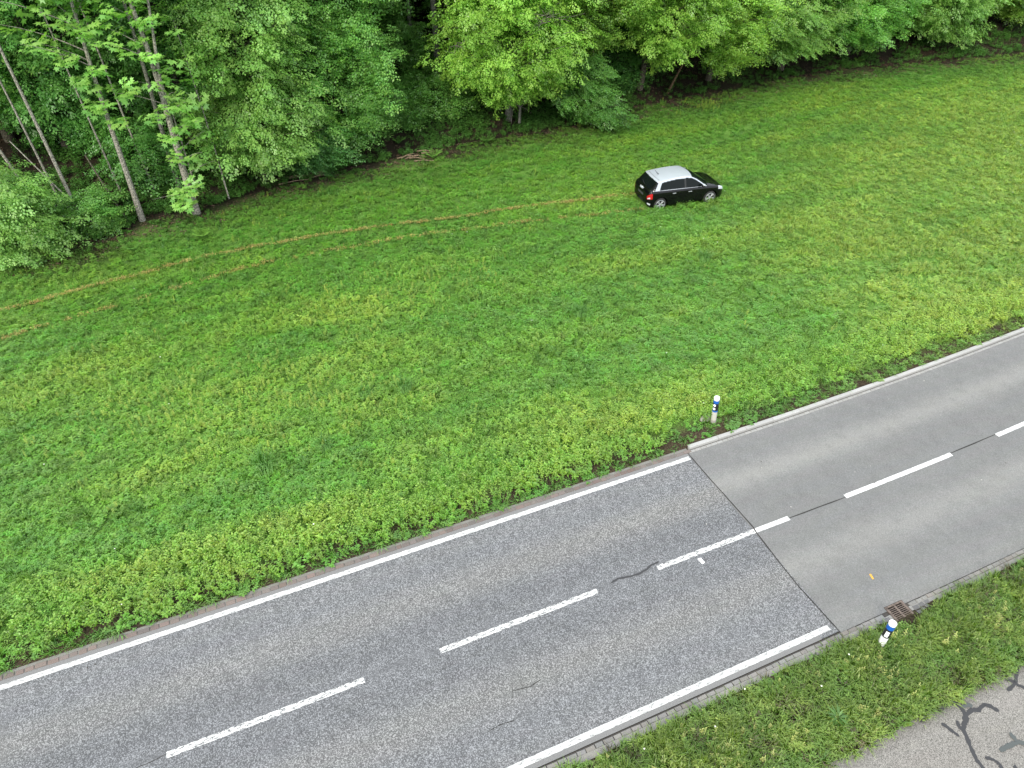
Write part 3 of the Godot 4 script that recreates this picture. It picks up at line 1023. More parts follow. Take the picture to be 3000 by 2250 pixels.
	tree("hazel_bush", "dark green bush at the foot of the spreading hornbeam", Vector3(-9.9, 0.3, -34.6), {"h": 1.8, "r": 0.05, "col": cool * 0.9, "bark": dark_bark, "category": "bush", "leaves": SPRAY[2], "lobes": [[Vector3(0.0, 1.0, 0.2), Vector3(1.9, 1.0, 0.9), 26, 16]]})

	# --- the opening with far trunks
	for q in [[-4.22, 1.4, -43.4, 0.19, "tall grey trunk standing alone in the dark opening"], [-5.95, 2.3, -46.0, 0.13, "darker trunk farther back, left of the tall grey one"], [-9.4, 2.7, -45.2, 0.16, "pale trunk glimpsed above the end of the left wood"], [-3.6, 1.9, -45.5, 0.08, "thin stem just right of the tall grey trunk"]]:
		tree("forest_tree", q[4], Vector3(q[0], q[1], q[2]), {"h": 17.0, "r": q[3], "lean": Vector3(0.05, 0, 0), "col": mid, "bark": grey_bark * 0.85, "leaves": SPRAY[0], "big": 1.3, "lobes": [[Vector3(0.0, 14.0, 0.0), Vector3(3.2, 3.6, 3.2), 50, 20]]})

	for q in [[-6.6, 1.9, -42.6, 2.2, 1.8, "low dark bush in the opening left of the tall grey trunk"], [-3.2, 0.9, -41.4, 1.6, 1.4, "low green bush in the opening right of the tall grey trunk"], [-6.2, 0.6, -39.4, 1.7, 1.1, "mid green low bush on the slope under the opening, nearest the meadow"], [-4.6, 0.9, -40.2, 1.8, 1.2, "mid green low bush on the slope just below the tall grey trunk"], [-7.9, 3.6, -47.8, 3.0, 5.0, "tall dark bush closing the opening at the back"], [-4.2, 3.4, -48.6, 3.0, 5.5, "taller dark bush closing the opening right of the back trunks"]]:
		tree("forest_bush", q[5], Vector3(q[0], q[1], q[2]), {"h": q[4] * 1.6, "r": 0.05, "col": mid * 0.9, "bark": dark_bark, "category": "bush", "leaves": SPRAY[0], "lobes": [[Vector3(0, q[4] * 0.85, 0), Vector3(q[3], q[4], q[3] * 0.7), 34, 18]]})

	# --- the bright trees in the middle
	tree("lime_tree", "bright yellow green tree in the middle with a thin forked stem", Vector3(-0.2, 0.4, -40.6), {"h": 12.0, "r": 0.17, "lean": Vector3(0.3, 0, 0.4), "col": lime, "bark": grey_bark * 0.7, "leaves": SPRAY[1], "lobes": [[Vector3(0.2, 4.6, 1.8), Vector3(3.8, 2.6, 2.3), 78, 26], [Vector3(0.8, 8.6, 0.8), Vector3(4.4, 3.4, 3.2), 84, 26]], "forks": [[Vector3(0.6, 0.0, 0.7), Vector3(0.65, 1.5, 0.9), Vector3(0.9, 3.2, 1.2), Vector3(1.2, 5.0, 1.4), 0.08], [Vector3(0.0, 0.6, 0.1), Vector3(0.5, 2.0, 0.5), Vector3(0.9, 3.8, 0.8), 0.08]]})
	tree("lime_tree", "green tree leaning behind the bright one on its right", Vector3(3.9, 0.8, -42.6), {"h": 12.5, "r": 0.19, "col": lime * 0.72, "bark": dark_bark, "leaves": SPRAY[0], "lobes": [[Vector3(-0.3, 7.4, 0.6), Vector3(3.6, 4.2, 3.0), 90, 26]]})
	tree("hornbeam_tree", "low darker green drooping tree under the right side of the bright one", Vector3(4.3, 0.3, -40.6), {"h": 3.8, "r": 0.07, "col": Color(0.14, 0.32, 0.065), "bark": dark_bark, "leaves": SPRAY[2], "big": 0.9, "lobes": [[Vector3(-0.4, 2.0, 0.6), Vector3(1.5, 1.5, 1.2), 26, 20], [Vector3(0.9, 1.2, 1.3), Vector3(1.0, 0.8, 0.9), 12, 18]]})
	tree("lime_tree", "yellow green tree overhanging the dark hollow above the car", Vector3(7.6, 0.7, -44.9), {"h": 12.0, "r": 0.18, "lean": Vector3(0.8, 0, 0.8), "col": lime * 0.95, "bark": dark_bark, "leaves": SPRAY[1], "lobes": [[Vector3(0.9, 5.6, 2.6), Vector3(2.9, 2.7, 2.2), 60, 26], [Vector3(0.8, 9.0, 1.0), Vector3(3.6, 3.0, 3.0), 64, 24]]})
	tree("hazel_bush", "dark bush deep in the hollow behind the car", Vector3(6.2, 0.5, -45.2), {"h": 2.6, "r": 0.05, "col": deep, "bark": dark_bark, "category": "bush", "leaves": SPRAY[0], "lobes": [[Vector3(0.0, 1.8, 0.0), Vector3(2.0, 1.6, 1.0), 26, 16]]})
	tree("lime_tree", "yellowish tree with a pointed drooping bough right of the hollow", Vector3(12.2, 0.5, -47.2), {"h": 11.0, "r": 0.17, "lean": Vector3(0.5, 0, 0.6), "col": lime * 0.92, "bark": dark_bark, "leaves": SPRAY[0], "lobes": [[Vector3(0.6, 5.0, 2.6), Vector3(2.4, 3.4, 2.1), 56, 24], [Vector3(0.3, 9.5, 0.5), Vector3(3.4, 3.0, 3.0), 56, 24]]})
	tree("hornbeam_tree", "rounded fresh green tree hanging low right of the pointed bough", Vector3(17.4, 0.4, -49.6), {"h": 11.0, "r": 0.18, "col": fresh * 0.92, "bark": dark_bark, "leaves": SPRAY[2], "lobes": [[Vector3(0.0, 4.6, 1.6), Vector3(2.9, 3.4, 2.3), 74, 26], [Vector3(0.0, 9.0, 0.0), Vector3(3.6, 3.2, 3.0), 60, 24]]})
	tree("hornbeam_tree", "broad mid green tree third from the right border", Vector3(22.6, 0.6, -52.4), {"h": 12.0, "r": 0.19, "col": mid * 1.2, "bark": dark_bark, "leaves": SPRAY[0], "lobes": [[Vector3(0.2, 4.7, 1.8), Vector3(3.2, 3.4, 2.4), 78, 26], [Vector3(0.0, 9.0, 0.0), Vector3(3.8, 3.4, 3.2), 60, 24]]})
	tree("hornbeam_tree", "pale green tree whose sprays sweep down to the grass, second from the right border", Vector3(28.9, 0.8, -55.6), {"h": 12.0, "r": 0.19, "col": fresh * 0.88, "bark": dark_bark, "leaves": SPRAY[1], "lobes": [[Vector3(0.4, 4.2, 2.0), Vector3(3.3, 3.7, 2.4), 84, 26], [Vector3(0.0, 9.0, 0.0), Vector3(3.8, 3.4, 3.2), 60, 24]]})
	tree("hornbeam_tree", "green tree at the right border above the far meadow corner", Vector3(36.2, 0.6, -58.4), {"h": 12.0, "r": 0.19, "col": lime * 0.82, "bark": dark_bark, "leaves": SPRAY[0], "lobes": [[Vector3(0.0, 4.8, 1.2), Vector3(3.4, 3.4, 2.6), 74, 26], [Vector3(0.0, 9.0, 0.0), Vector3(3.8, 3.4, 3.2), 56, 24]]})
	pole("sapling_pole", "leaning brown stem in the hollow under the yellow green tree", Vector3(9.4, 0.1, -45.6), Vector3(10.8, 3.0, -46.0), 0.09, Color(0.2, 0.14, 0.08))

	# --- the closed wood behind: copies of four trees
	var kinds := []
	for k in 4:
		kinds.append({"h": 17.0, "r": 0.2, "col": [mid, deep * 1.1, cool * 0.9, mid * 0.9][k], "bark": dark_bark, "leaves": SPRAY[k % 3], "big": 1.35, "lobes": [[Vector3(0.0, 9.0, 0.0), Vector3(4.2, 8.4, 4.2), 90, 20]]})
	var spots := []
	for row in 5:
		for i in 24:
			var x := -46.0 + i * 4.6 + rnd(-1.2, 1.2) + row * 1.7
			var base := Vector3(x, 0, 0)
			var z := -20.0
			while forest_depth(x, z) < 7.5 + row * 4.6:
				z -= 0.5
			base.z = z + rnd(-0.8, 0.8)
			base.y = ground_y(base)
			# the opening with the far trunks stays clear
			if x > -8.0 and x < -2.2 and row < 2:
				continue
			if in_view(base + Vector3(0, 5, 0), 0.15) or in_view(base + Vector3(0, 1, 0), 0.15):
				spots.append(base)
	var made := []
	for i in spots.size():
		var k := i % 4
		var t: Node3D
		if made.size() <= k:
			t = tree("forest_tree", "dark green broadleaf tree of the closed wood behind the front trees", spots[i], kinds[k], "trees of the closed wood")
			made.append(t)
		else:
			t = made[k].duplicate()
			t.name = numbered("forest_tree")
			add_child(t)
			t.position = spots[i]
		t.rotation.y = rnd(0, TAU)
		t.scale = Vector3.ONE * rnd(0.85, 1.15)
	# bare grey twigs that stick out of the bright trees
	for q in [[1.9, 6.2, -37.6, 1.3, "tangle of bare grey twigs in the bright middle tree"], [9.5, 7.3, -42.6, 2.0, "pale bare dead boughs at the top border above the dark hollow"], [0.2, 1.6, -39.4, 1.1, "bare dead branches low under the bright middle tree"], [-2.5, 5.0, -37.4, 0.7, "single bare forked twig at the left side of the bright middle tree"]]:
		var sh := Shape.new()
		for k in int(14 * q[3]):
			var d: Vector3 = Vector3(rnd(-1, 1), rnd(-0.5, 0.35), rnd(-0.4, 0.7)).normalized() * rnd(0.5, 1.0) * q[3]
			var a: Vector3 = Vector3(rnd(-0.3, 0.3), rnd(-0.2, 0.2), 0) * q[3]
			tube(sh, [a, a + d * 0.5 + Vector3(0, 0.06, 0), a + d], [0.016, 0.011, 0.004], 4, Color(0.26, 0.235, 0.20))
		var o := part("dead_branch", sh.done(), M.bark, self, Transform3D(Basis(), Vector3(q[0], q[1], q[2])))
		tag(o, q[4], "branch")

func pole(called: String, label: String, a: Vector3, b: Vector3, r: float, col: Color) -> void:
	var sh := Shape.new()
	var path := []
	var radii := []
	for i in 8:
		var f := i / 7.0
		path.append((b - a) * f + Vector3(sin(f * 5.0 + a.x), 0, cos(f * 4.0)) * 0.03 - Vector3(0, 0.1 * (1.0 - f), 0))
		radii.append(r * (1.0 - 0.55 * f))
	tube(sh, path, radii, 7, col)
	var t := thing(called, label, "tree trunk", a)
	part("trunk", sh.done(), M.bark, t)


# ==================================================================== meadow
const TRACK_FAR := [Vector2(-24.0, -18.0), Vector2(-18.6, -22.0), Vector2(-12.2, -26.05), Vector2(-8.0, -27.8), Vector2(-4.46, -28.85), Vector2(0.8, -30.3), Vector2(5.85, -31.7)]
const TRACK_NEAR := [Vector2(-20.5, -18.3), Vector2(-15.9, -21.5), Vector2(-9.85, -25.5), Vector2(-4.33, -27.65), Vector2(0.8, -28.9), Vector2(6.2, -30.1)]

func away_from(track: Array, p: Vector2) -> float:
	var best := 99.0
	for i in track.size() - 1:
		best = minf(best, p.distance_to(Geometry2D.get_closest_point_to_segment(p, track[i], track[i + 1])))
	return best

func blob(p: Vector3, x: float, z: float, rx: float, rz: float) -> float:
	return exp(-pow((p.x - x) / rx, 2.0) - pow((p.z - z) / rz, 2.0))

func under_car(p: Vector3) -> bool:
	var q := (p - CAR_AT).rotated(Vector3.UP, -CAR_TURN)
	return absf(q.x) < 1.95 and absf(q.z) < 0.76

func yellowness(p: Vector3) -> float:
	var w := 0.5 * noise_a.get_noise_2d(p.x, p.z) + 0.2
	w += 0.8 * blob(p, 20, -32, 8, 10) + 0.35 * blob(p, 12, -26, 6, 6) + 0.5 * blob(p, 27, -42, 8, 8)
	w += 0.55 * blob(p, -8.5, -17.5, 3.5, 1.6) + 0.55 * blob(p, -6.0, -22.0, 2.5, 1.6) + 0.35 * blob(p, -2.5, -24.0, 2.0, 1.5)
	w -= 0.7 * blob(p, 0.5, -22.0, 3.5, 2.4) + 0.4 * blob(p, -13, -21, 3, 2) + 0.5 * blob(p, -2, -29, 9, 2.5)
	return clampf(w, 0.0, 1.0)

func build_meadow() -> void:
	var herbs := []
	for i in 4:
		herbs.append(herb_mesh(8, 0.19, [0.34, 0.26, 0.38, 0.28][i], [0.070, 0.098, 0.062, 0.052][i], [0.042, 0.058, 0.036, 0.030][i]))
	var grasses := []
	for i in 3:
		grasses.append(grass_mesh(34, 0.15, [0.28, 0.36, 0.22][i], 0.0075))
	var stalk := stalk_mesh(5, 0.14, 0.3)
	var hb: Array[Batch] = []
	for i in 4:
		hb.append(Batch.new())
	var gb: Array[Batch] = []
	for i in 3:
		gb.append(Batch.new())
	var vb: Array[Batch] = []
	for i in 3:
		vb.append(Batch.new())
	var ub: Array[Batch] = []
	for i in 3:
		ub.append(Batch.new())
	var sb := Batch.new()
	var fb := Batch.new()
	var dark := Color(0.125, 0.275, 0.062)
	var green := Color(0.140, 0.355, 0.040)
	var yellow := Color(0.305, 0.460, 0.072)
	var t := 0.46
	while t < 40.0:
		var step := 0.165 if t < 16.0 else 0.2
		var s := -30.0
		while s < 62.0:
			var p := P(s + rnd(-0.6, 0.6) * step, maxf(0.5 if s < 0.0 else 0.60, t + rnd(-0.6, 0.6) * step))
			s += step
			if not in_view(p):
				continue
			var q := road_st(p)
			var d := forest_depth(p.x, p.z)
			if d > 9.0:
				continue
			p.y = ground_y(p) - 0.01
			if under_car(p) or rnd(0, 1) < 0.10:
				continue
			var n := noise_b.get_noise_2d(p.x, p.z)
			var n2 := noise_c.get_noise_2d(p.x, p.z)
			var streak := noise_b.get_noise_2d(q.x * 0.22, q.y * 1.1)
			var y := clampf(yellowness(p) + 0.75 * streak, 0.0, 1.0)
			var bare := blob(p, 15.2, -24.0, 0.9, 0.5) + blob(p, 16.8, -25.6, 0.7, 0.4) + blob(p, 13.4, -22.6, 0.6, 0.35) + 0.8 * blob(p, -5.6, -22.9, 0.8, 0.35) + 0.7 * blob(p, 21.0, -29.5, 0.9, 0.4)
			if rnd(0, 1) < 0.65 * bare + (0.30 if n2 + 0.5 * streak < -0.22 else 0.0):
				continue
			var far := away_from(TRACK_FAR, Vector2(p.x, p.z))
			var near := away_from(TRACK_NEAR, Vector2(p.x, p.z))
			var pressed := minf(1.0, minf(far / 0.24, near / 0.2))
			# forest floor: sparse, dark, with bare litter between
			if d > 0.3:
				var thin := clampf(0.95 - 0.05 * d + 1.1 * n, 0.0, 1.0)
				if rnd(0, 1) > thin * (0.45 if p.x > 4.0 and d < 5.0 else 1.0):
					continue
				var k := rnd(0.8, 1.2)
				var c := Color(0.105, 0.25, 0.05) * k
				ub[rng.randi() % 3].put(tilt(rnd(0, TAU), rnd(-0.15, 0.15), Vector3.ONE * rnd(0.7, 1.4) * (1.0 + 0.5 * n), p), c)
				continue
			if d > -1.8 and rnd(0, 1) < clampf(0.35 + 1.2 * n + (d + 0.6) * 0.4, 0.0, 0.85):
				continue
			# the lush bank that lines the road
			var start := 0.62 if q.x < -0.4 else 1.0 + 0.25 * noise_b.get_noise_2d(q.x, 3.0)
			var lush := smoothstep(start - 0.1, start + 0.35, q.y) * (1.0 - smoothstep(1.9, 3.4, q.y + 0.5 * n))
			var verge := q.y < start
			var high := 0.50 + 0.30 * n + 0.50 * n2 + 0.22 * streak + 0.65 * lush
			if verge:
				high = 0.36
				if rnd(0, 1) < (0.08 if q.x < -0.6 else 0.25) + (0.35 if q.x > -0.6 and q.x < 2.2 else 0.0) and q.y < start - 0.12:
					continue
			high *= lerpf(0.35, 1.0, pressed)
			if d > -1.5:
				high *= 0.85
			var by_car := Vector2(p.x - CAR_AT.x, p.z - CAR_AT.z).length()
			high *= 1.0 + 0.5 * bell(by_car, 1.2, 1.3)
			high = maxf(high, 0.25)
			var c := green.lerp(yellow, clampf(y * 0.85 + 0.32 * lush + 0.30 * n2, 0.0, 1.0)).lerp(dark, clampf(0.30 - y * 0.6 + 0.7 * n2 - 0.5 * lush, 0.0, 0.9))
			c *= 1.12
			c.r *= 1.05
			c = c.lerp(dark, 0.6 * smoothstep(-4.0, -0.5, d))  # shade of the forest edge put into the plant colour, darker towards the trees
			if verge:
				c = c.lerp(dark, 0.35)
			c *= rnd(0.78, 1.2)
			c.r *= rnd(0.9, 1.15)
			var grassy := clampf(0.30 + 0.55 * noise_a.get_noise_2d(p.x + 50.0, p.z) + 0.4 * blob(p, 20, -33, 10, 12) + 0.3 * n2 + (0.35 if verge else 0.0) + 0.5 * (1.0 - pressed) - 0.4 * lush, 0.03, 0.85)
			var wide := rnd(0.7, 1.25)
			if rnd(0, 1) < grassy:
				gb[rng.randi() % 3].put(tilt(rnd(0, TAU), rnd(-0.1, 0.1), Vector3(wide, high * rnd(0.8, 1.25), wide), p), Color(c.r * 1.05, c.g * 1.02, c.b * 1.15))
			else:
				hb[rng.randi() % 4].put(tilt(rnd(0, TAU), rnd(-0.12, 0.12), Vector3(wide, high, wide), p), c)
			var spikes := 0.55 * blob(p, -8.5, -17.2, 4.0, 1.5) + 0.5 * blob(p, -5.6, -22.6, 2.2, 1.2) + 0.35 * blob(p, -2.4, -24.4, 1.8, 1.2) + 0.8 * blob(p, 11.2, -43.4, 1.3, 0.8) + 0.3 * blob(p, 17, -25, 3, 3) + 0.25 * blob(p, 4.2, -41.0, 1.5, 0.8) + 0.015
			if rnd(0, 1) < spikes * 0.55 and not verge:
				sb.put(tilt(rnd(0, TAU), 0, Vector3.ONE * rnd(0.7, 1.1), p), Color(0.40, 0.50, 0.09) * rnd(0.8, 1.2))
			if rnd(0, 1) < 0.0012 + 0.010 * lush * bell(q.x, -13.0, 4.0):
				fb.put(tilt(rnd(0, TAU), 0, Vector3.ONE * rnd(0.7, 1.3), p + Vector3(0, 0.27 * high, 0)), Color(0.75, 0.75, 0.68))
		t += step
	# the verge between the road and the path: longer grass with pale flowering stems
	t = -8.2
	while t < -6.1:
		var s := -12.0
		while s < 24.0:
			var step := 0.11
			var p := P(s + rnd(-0.6, 0.6) * step, t + rnd(-0.6, 0.6) * step)
			s += step
			var q := road_st(p)
			if not in_view(p) or q.y > -6.25 - 0.07 * noise_c.get_noise_2d(q.x * 1.5, 1.0) or q.y < -8.16 + 0.10 * noise_c.get_noise_2d(q.x * 2.0, 7.0):
				continue
			if q.x > 0.9 and q.x < 2.8 and q.y > -6.20 - 0.34 * bell(q.x, 1.75, 0.6):
				continue
			if absf(q.x - 1.665) < 0.30 and q.y > -6.41:
				continue
			p.y = ground_y(p) - 0.01
			var n := noise_b.get_noise_2d(p.x, p.z)
			var n2 := noise_c.get_noise_2d(p.x, p.z)
			var edge := minf(-6.12 - q.y, q.y + 8.2)
			var high := (0.9 + 0.6 * n + 0.5 * n2) * lerpf(0.4, 1.0, smoothstep(0.05, 0.4, edge))
			var c := Color(0.155, 0.305, 0.050).lerp(Color(0.33, 0.43, 0.085), clampf(0.45 + 0.8 * n2, 0, 1)) * rnd(0.85, 1.15)
			if rnd(0, 1) < 0.06 + 0.25 * maxf(0.0, -n2):
				c = Color(0.17, 0.145, 0.07) * rnd(0.6, 1.1)
			high = maxf(high, 0.3)
			if rnd(0, 1) < 0.88:
				vb[rng.randi() % 3].put(tilt(rnd(0, TAU), rnd(-0.25, 0.25), Vector3(1.1, high * rnd(0.8, 1.3), 1.1), p), c)
			else:
				hb[rng.randi() % 4].put(tilt(rnd(0, TAU), rnd(-0.15, 0.15), Vector3(0.8, high * 0.8, 0.8), p), c)
			if rnd(0, 1) < 0.03 + 0.14 * maxf(0.0, n) and edge > 0.2:
				sb.put(tilt(rnd(0, TAU), rnd(-0.3, 0.3), Vector3.ONE * rnd(0.7, 1.3), p), Color(0.42, 0.44, 0.13) * rnd(0.8, 1.2))
			if rnd(0, 1) < 0.004:
				fb.put(tilt(rnd(0, TAU), 0, Vector3.ONE * rnd(0.7, 1.2), p + Vector3(0, 0.25, 0)), Color(0.72, 0.72, 0.6))
		t += 0.11
	for i in 4:
		stuff(multi("meadow_herbs", herbs[i], M.herb, hb[i]), "leafy green weeds covering the meadow")
	for i in 3:
		stuff(multi("meadow_grass", grasses[i], M.herb, gb[i]), "green grass growing through the meadow weeds")
		stuff(multi("verge_grass", grasses[i], M.herb, vb[i]), "long grass on the verge between road and path")
		stuff(multi("undergrowth", herbs[i], M.herb, ub[i]), "sparse dark herbs on the forest floor")
	stuff(multi("flowering_stalks", stalk, M.herb, sb), "yellowish flowering spikes standing in the meadow")
	var fl := Shape.new()
	for k in 5:
		leaf(fl, Vector3.ZERO, Vector3(cos(k * 1.257), 0.2, sin(k * 1.257)), Vector3.UP, 0.022, 0.018, Color.WHITE)
	stuff(multi("wildflowers", fl.done(), M.dry, fb), "small white wildflowers")
	# brown leaf litter along the forest edge
	var lit := Shape.new()
	for k in 9:
		leaf(lit, Vector3(rnd(-0.2, 0.2), rnd(0.005, 0.04), rnd(-0.2, 0.2)), Vector3(rnd(-1, 1), rnd(-0.1, 0.1), rnd(-1, 1)).normalized(), Vector3(rnd(-0.3, 0.3), 1, rnd(-0.3, 0.3)).normalized(), 0.09, 0.05, shade(0.6, 1.4))
	var lb := Batch.new()
	for i in 20000:
		var x := rnd(-28, 42)
		var p := Vector3(x, 0, rnd(-66, -22))
		var d := forest_depth(p.x, p.z)
		if d < -1.6 or d > 12.0 or not in_view(p, 0.05):
			continue
		p.y = ground_y(p)
		lb.put(tilt(rnd(0, TAU), 0, Vector3.ONE * rnd(0.7, 1.3), p), Color(0.105, 0.062, 0.045).lerp(Color(0.12, 0.09, 0.062), rnd(0, 1)) * rnd(0.7, 1.2))
	stuff(multi("leaf_litter", lit.done(), M.dry, lb), "brown fallen leaves under the forest edge")

func stuff(o: Node, label: String) -> void:
	o.set_meta("kind", "stuff")
	o.set_meta("label", label)

func build_tracks() -> void:
	# dry straw and torn soil pressed into two wheel tracks behind the car
	var bit := Shape.new()
	for k in 8:
		leaf(bit, Vector3(rnd(-0.1, 0.1), rnd(0.0, 0.05), rnd(-0.1, 0.1)), Vector3(rnd(-1, 1), rnd(0.0, 0.5), rnd(-1, 1)).normalized(), Vector3.UP, rnd(0.05, 0.11), 0.016, shade(0.7, 1.3))
	var m := bit.done()
	for w in 2:
		var track: Array = [TRACK_FAR, TRACK_NEAR][w]
		var b := Batch.new()
		for i in track.size() - 1:
			var a: Vector2 = track[i]
			var e: Vector2 = track[i + 1]
			var n := int(a.distance_to(e) * (26 if w == 0 else 16))
			for k in n:
				var q := a.lerp(e, rnd(0, 1))
				var p := Vector3(q.x, 0, q.y) + Vector3(rnd(-1, 1), 0, rnd(-1, 1)) * (0.075 if w == 0 else 0.09)
				if not in_view(p) or noise_c.get_noise_2d(p.x * 0.8, p.z * 0.8) < (-0.5 if w == 0 else -0.12):
					continue
				p.y = ground_y(p) + 0.085
				b.put(tilt(rnd(0, TAU), rnd(-0.3, 0.3), Vector3.ONE * rnd(0.6, 1.2), p), Color(0.34, 0.21, 0.07).lerp(Color(0.42, 0.36, 0.13), rnd(0, 1)) * rnd(0.7, 1.1))
		stuff(multi("wheel_track", m, M.dry, b), ["orange brown track of dry flattened stalks behind the car, on the forest side", "fainter straw coloured track behind the car, on the road side"][w])


# ==================================================================== the car (x forward, y up, z to its right; wheels at x = +-1.235)
func curve(table: Array, x: float, k := 1) -> float:
	if x <= table[0][0]:
		return table[0][k]
	for i in table.size() - 1:
		if x <= table[i + 1][0]:
			var f: float = (x - table[i][0]) / (table[i + 1][0] - table[i][0])
			return lerpf(table[i][k], table[i + 1][k], f)
	return table[-1][k]

# x, half width, underside, shoulder height, height on the centre line
const BODY := [[-1.96, 0.56, 0.36, 0.68, 0.70], [-1.935, 0.66, 0.30, 0.78, 0.82], [-1.88, 0.745, 0.25, 0.87, 0.92], [-1.78, 0.80, 0.21, 0.925, 0.965], [-1.6, 0.84, 0.19, 0.945, 0.98],
	[-1.235, 0.868, 0.18, 0.945, 0.96], [-0.6, 0.87, 0.18, 0.925, 0.94], [0.0, 0.868, 0.18, 0.905, 0.93], [0.9, 0.866, 0.18, 0.875, 0.955], [1.235, 0.86, 0.18, 0.85, 0.93], [1.5, 0.84, 0.18, 0.815, 0.88],
	[1.7, 0.80, 0.19, 0.77, 0.82], [1.85, 0.735, 0.20, 0.70, 0.745], [1.95, 0.64, 0.23, 0.62, 0.65], [2.02, 0.50, 0.30, 0.52, 0.53]]

func body_point(x: float, j: float) -> Vector3:
	# j runs 0..14 from the sill up and over to the centre line
	var w := curve(BODY, x, 1)
	var lo := curve(BODY, x, 2)
	var sh_y := curve(BODY, x, 3)
	var mid := curve(BODY, x, 4)
	var h := sh_y - lo
	var prof := [[0.55, lo], [0.93, lo + 0.02], [0.965, lo + h * 0.14], [0.983, lo + h * 0.30], [1.0, lo + h * 0.48], [0.998, lo + h * 0.64], [0.985, lo + h * 0.80], [0.968, lo + h * 0.92], [0.93, sh_y], [0.86, lerpf(sh_y, mid, 0.22)], [0.72, lerpf(sh_y, mid, 0.55)], [0.52, lerpf(sh_y, mid, 0.80)], [0.34, lerpf(sh_y, mid, 0.92)], [0.17, lerpf(sh_y, mid, 0.98)], [0.0, mid]]
	var i := clampi(int(j), 0, 13)
	var f := j - i
	return Vector3(x, lerpf(prof[i][1], prof[i + 1][1], f), w * lerpf(prof[i][0], prof[i + 1][0], f))

func arched(p: Vector3) -> Vector3:
	# lifts the lower body to the rim of the wheel arches
	for wx in [-1.235, 1.235]:
		var dx: float = p.x - wx
		if absf(dx) < 0.36:
			var y := 0.31 + sqrt(0.36 * 0.36 - dx * dx)
			if p.y < y:
				return Vector3(p.x, y, p.z)
	return p

func tuck(sh: Shape) -> Shape:
	# the short rear overhang
	for i in sh.v.size():
		var p := sh.v[i]
		if p.x < -1.235:
			sh.v[i] = Vector3(-1.235 + (p.x + 1.235) * 0.82, p.y, p.z)
	return sh

func body_patch(x0: float, x1: float, j0: float, j1: float, side: float, push := 0.0, step := 0.04, arch := true) -> ArrayMesh:
	var sh := Shape.new()
	var n := maxi(2, int(ceil((x1 - x0) / step)))
	var m := maxi(2, int(ceil((j1 - j0) * 2.0)))
	for i in n + 1:
		for k in m + 1:
			var x := lerpf(x0, x1, float(i) / n)
			var j := lerpf(j0, j1, float(k) / m)
			var p := body_point(x, j)
			var nn := (body_point(minf(x + 0.03, 2.02), j) - body_point(maxf(x - 0.03, -1.96), j)).cross(body_point(x, minf(j + 0.3, 14.0)) - body_point(x, maxf(j - 0.3, 0.0)))
			nn = nn.normalized()
			if nn.dot(Vector3(x * 0.3, p.y - 0.5, p.z)) < 0.0:
				nn = -nn
			p += nn * push
			if arch:
				p = arched(p)
			p.z *= side
			nn.z *= side
			sh.vert(p, nn)
	for i in n:
		for k in m:
			var a := i * (m + 1) + k
			sh.face(a, a + 1, a + m + 1)
			sh.face(a + 1, a + m + 2, a + m + 1)
	return tuck(sh).done()

func roof_top(x: float, z: float) -> float:
	var xf := x + 0.26 * z * z
	var xr := x - 0.17 * z * z
	var front := curve([[-2.0, 1.40], [-0.6, 1.418], [-0.1, 1.415], [0.2, 1.395], [0.38, 1.365], [0.6, 1.27], [1.14, 0.955], [1.4, 0.80]], xf)
	var rear := curve([[-2.0, 0.80], [-1.82, 0.965], [-1.50, 1.285], [-1.42, 1.330], [-1.0, 1.375], [-0.5, 1.412], [0.0, 1.43], [2.0, 1.44]], xr)
	var k := 0.02
	var h := clampf(0.5 + 0.5 * (rear - front) / k, 0.0, 1.0)
	return lerpf(rear, front, h) - k * h * (1.0 - h) - 0.075 * z * z

func cabin_y(x: float, z: float) -> float:
	var belt := curve(BODY, x, 3) - 0.015
	var wide := curve(BODY, x, 1) * 0.925
	var side := belt + (wide - absf(z)) / 0.40
	var top := roof_top(x, z)
	var k := 0.07
	var h := clampf(0.5 + 0.5 * (side - top) / k, 0.0, 1.0)
	return lerpf(side, top, h) - k * h * (1.0 - h)

func cabin_kind(x: float, z: float, y: float) -> String:
	var belt := curve(BODY, x, 3) - 0.015
	var wide := curve(BODY, x, 1) * 0.925
	var side := belt + (wide - absf(z)) / 0.40
	var top := roof_top(x, z)
	var xf := x + 0.26 * z * z
	var xr := x - 0.17 * z * z
	if side < top + 0.01:
		# seen from the side: windows below the silver arch
		var back := -1.17 - (1.30 - y) * 0.50
		if top - y > 0.055 and y > belt + 0.03 and x > back and y < 1.315:
			if absf(x + 0.06) < 0.035:
				return "pillar"
			return "side_window"
		if y <= belt + 0.03:
			return "window_trim"
		if x < back - 0.20 - (1.25 - y) * 0.18:
			return "rear_quarter"
		return "roof_arch"
	if xf > 0.36 and y < 1.372 and x > 0.0:
		return "windscreen"
	if xr < -1.475 and x < -1.0:
		return "rear_window" if absf(z) < 0.53 and xr > -1.80 else "rear_quarter"
	return "roof"

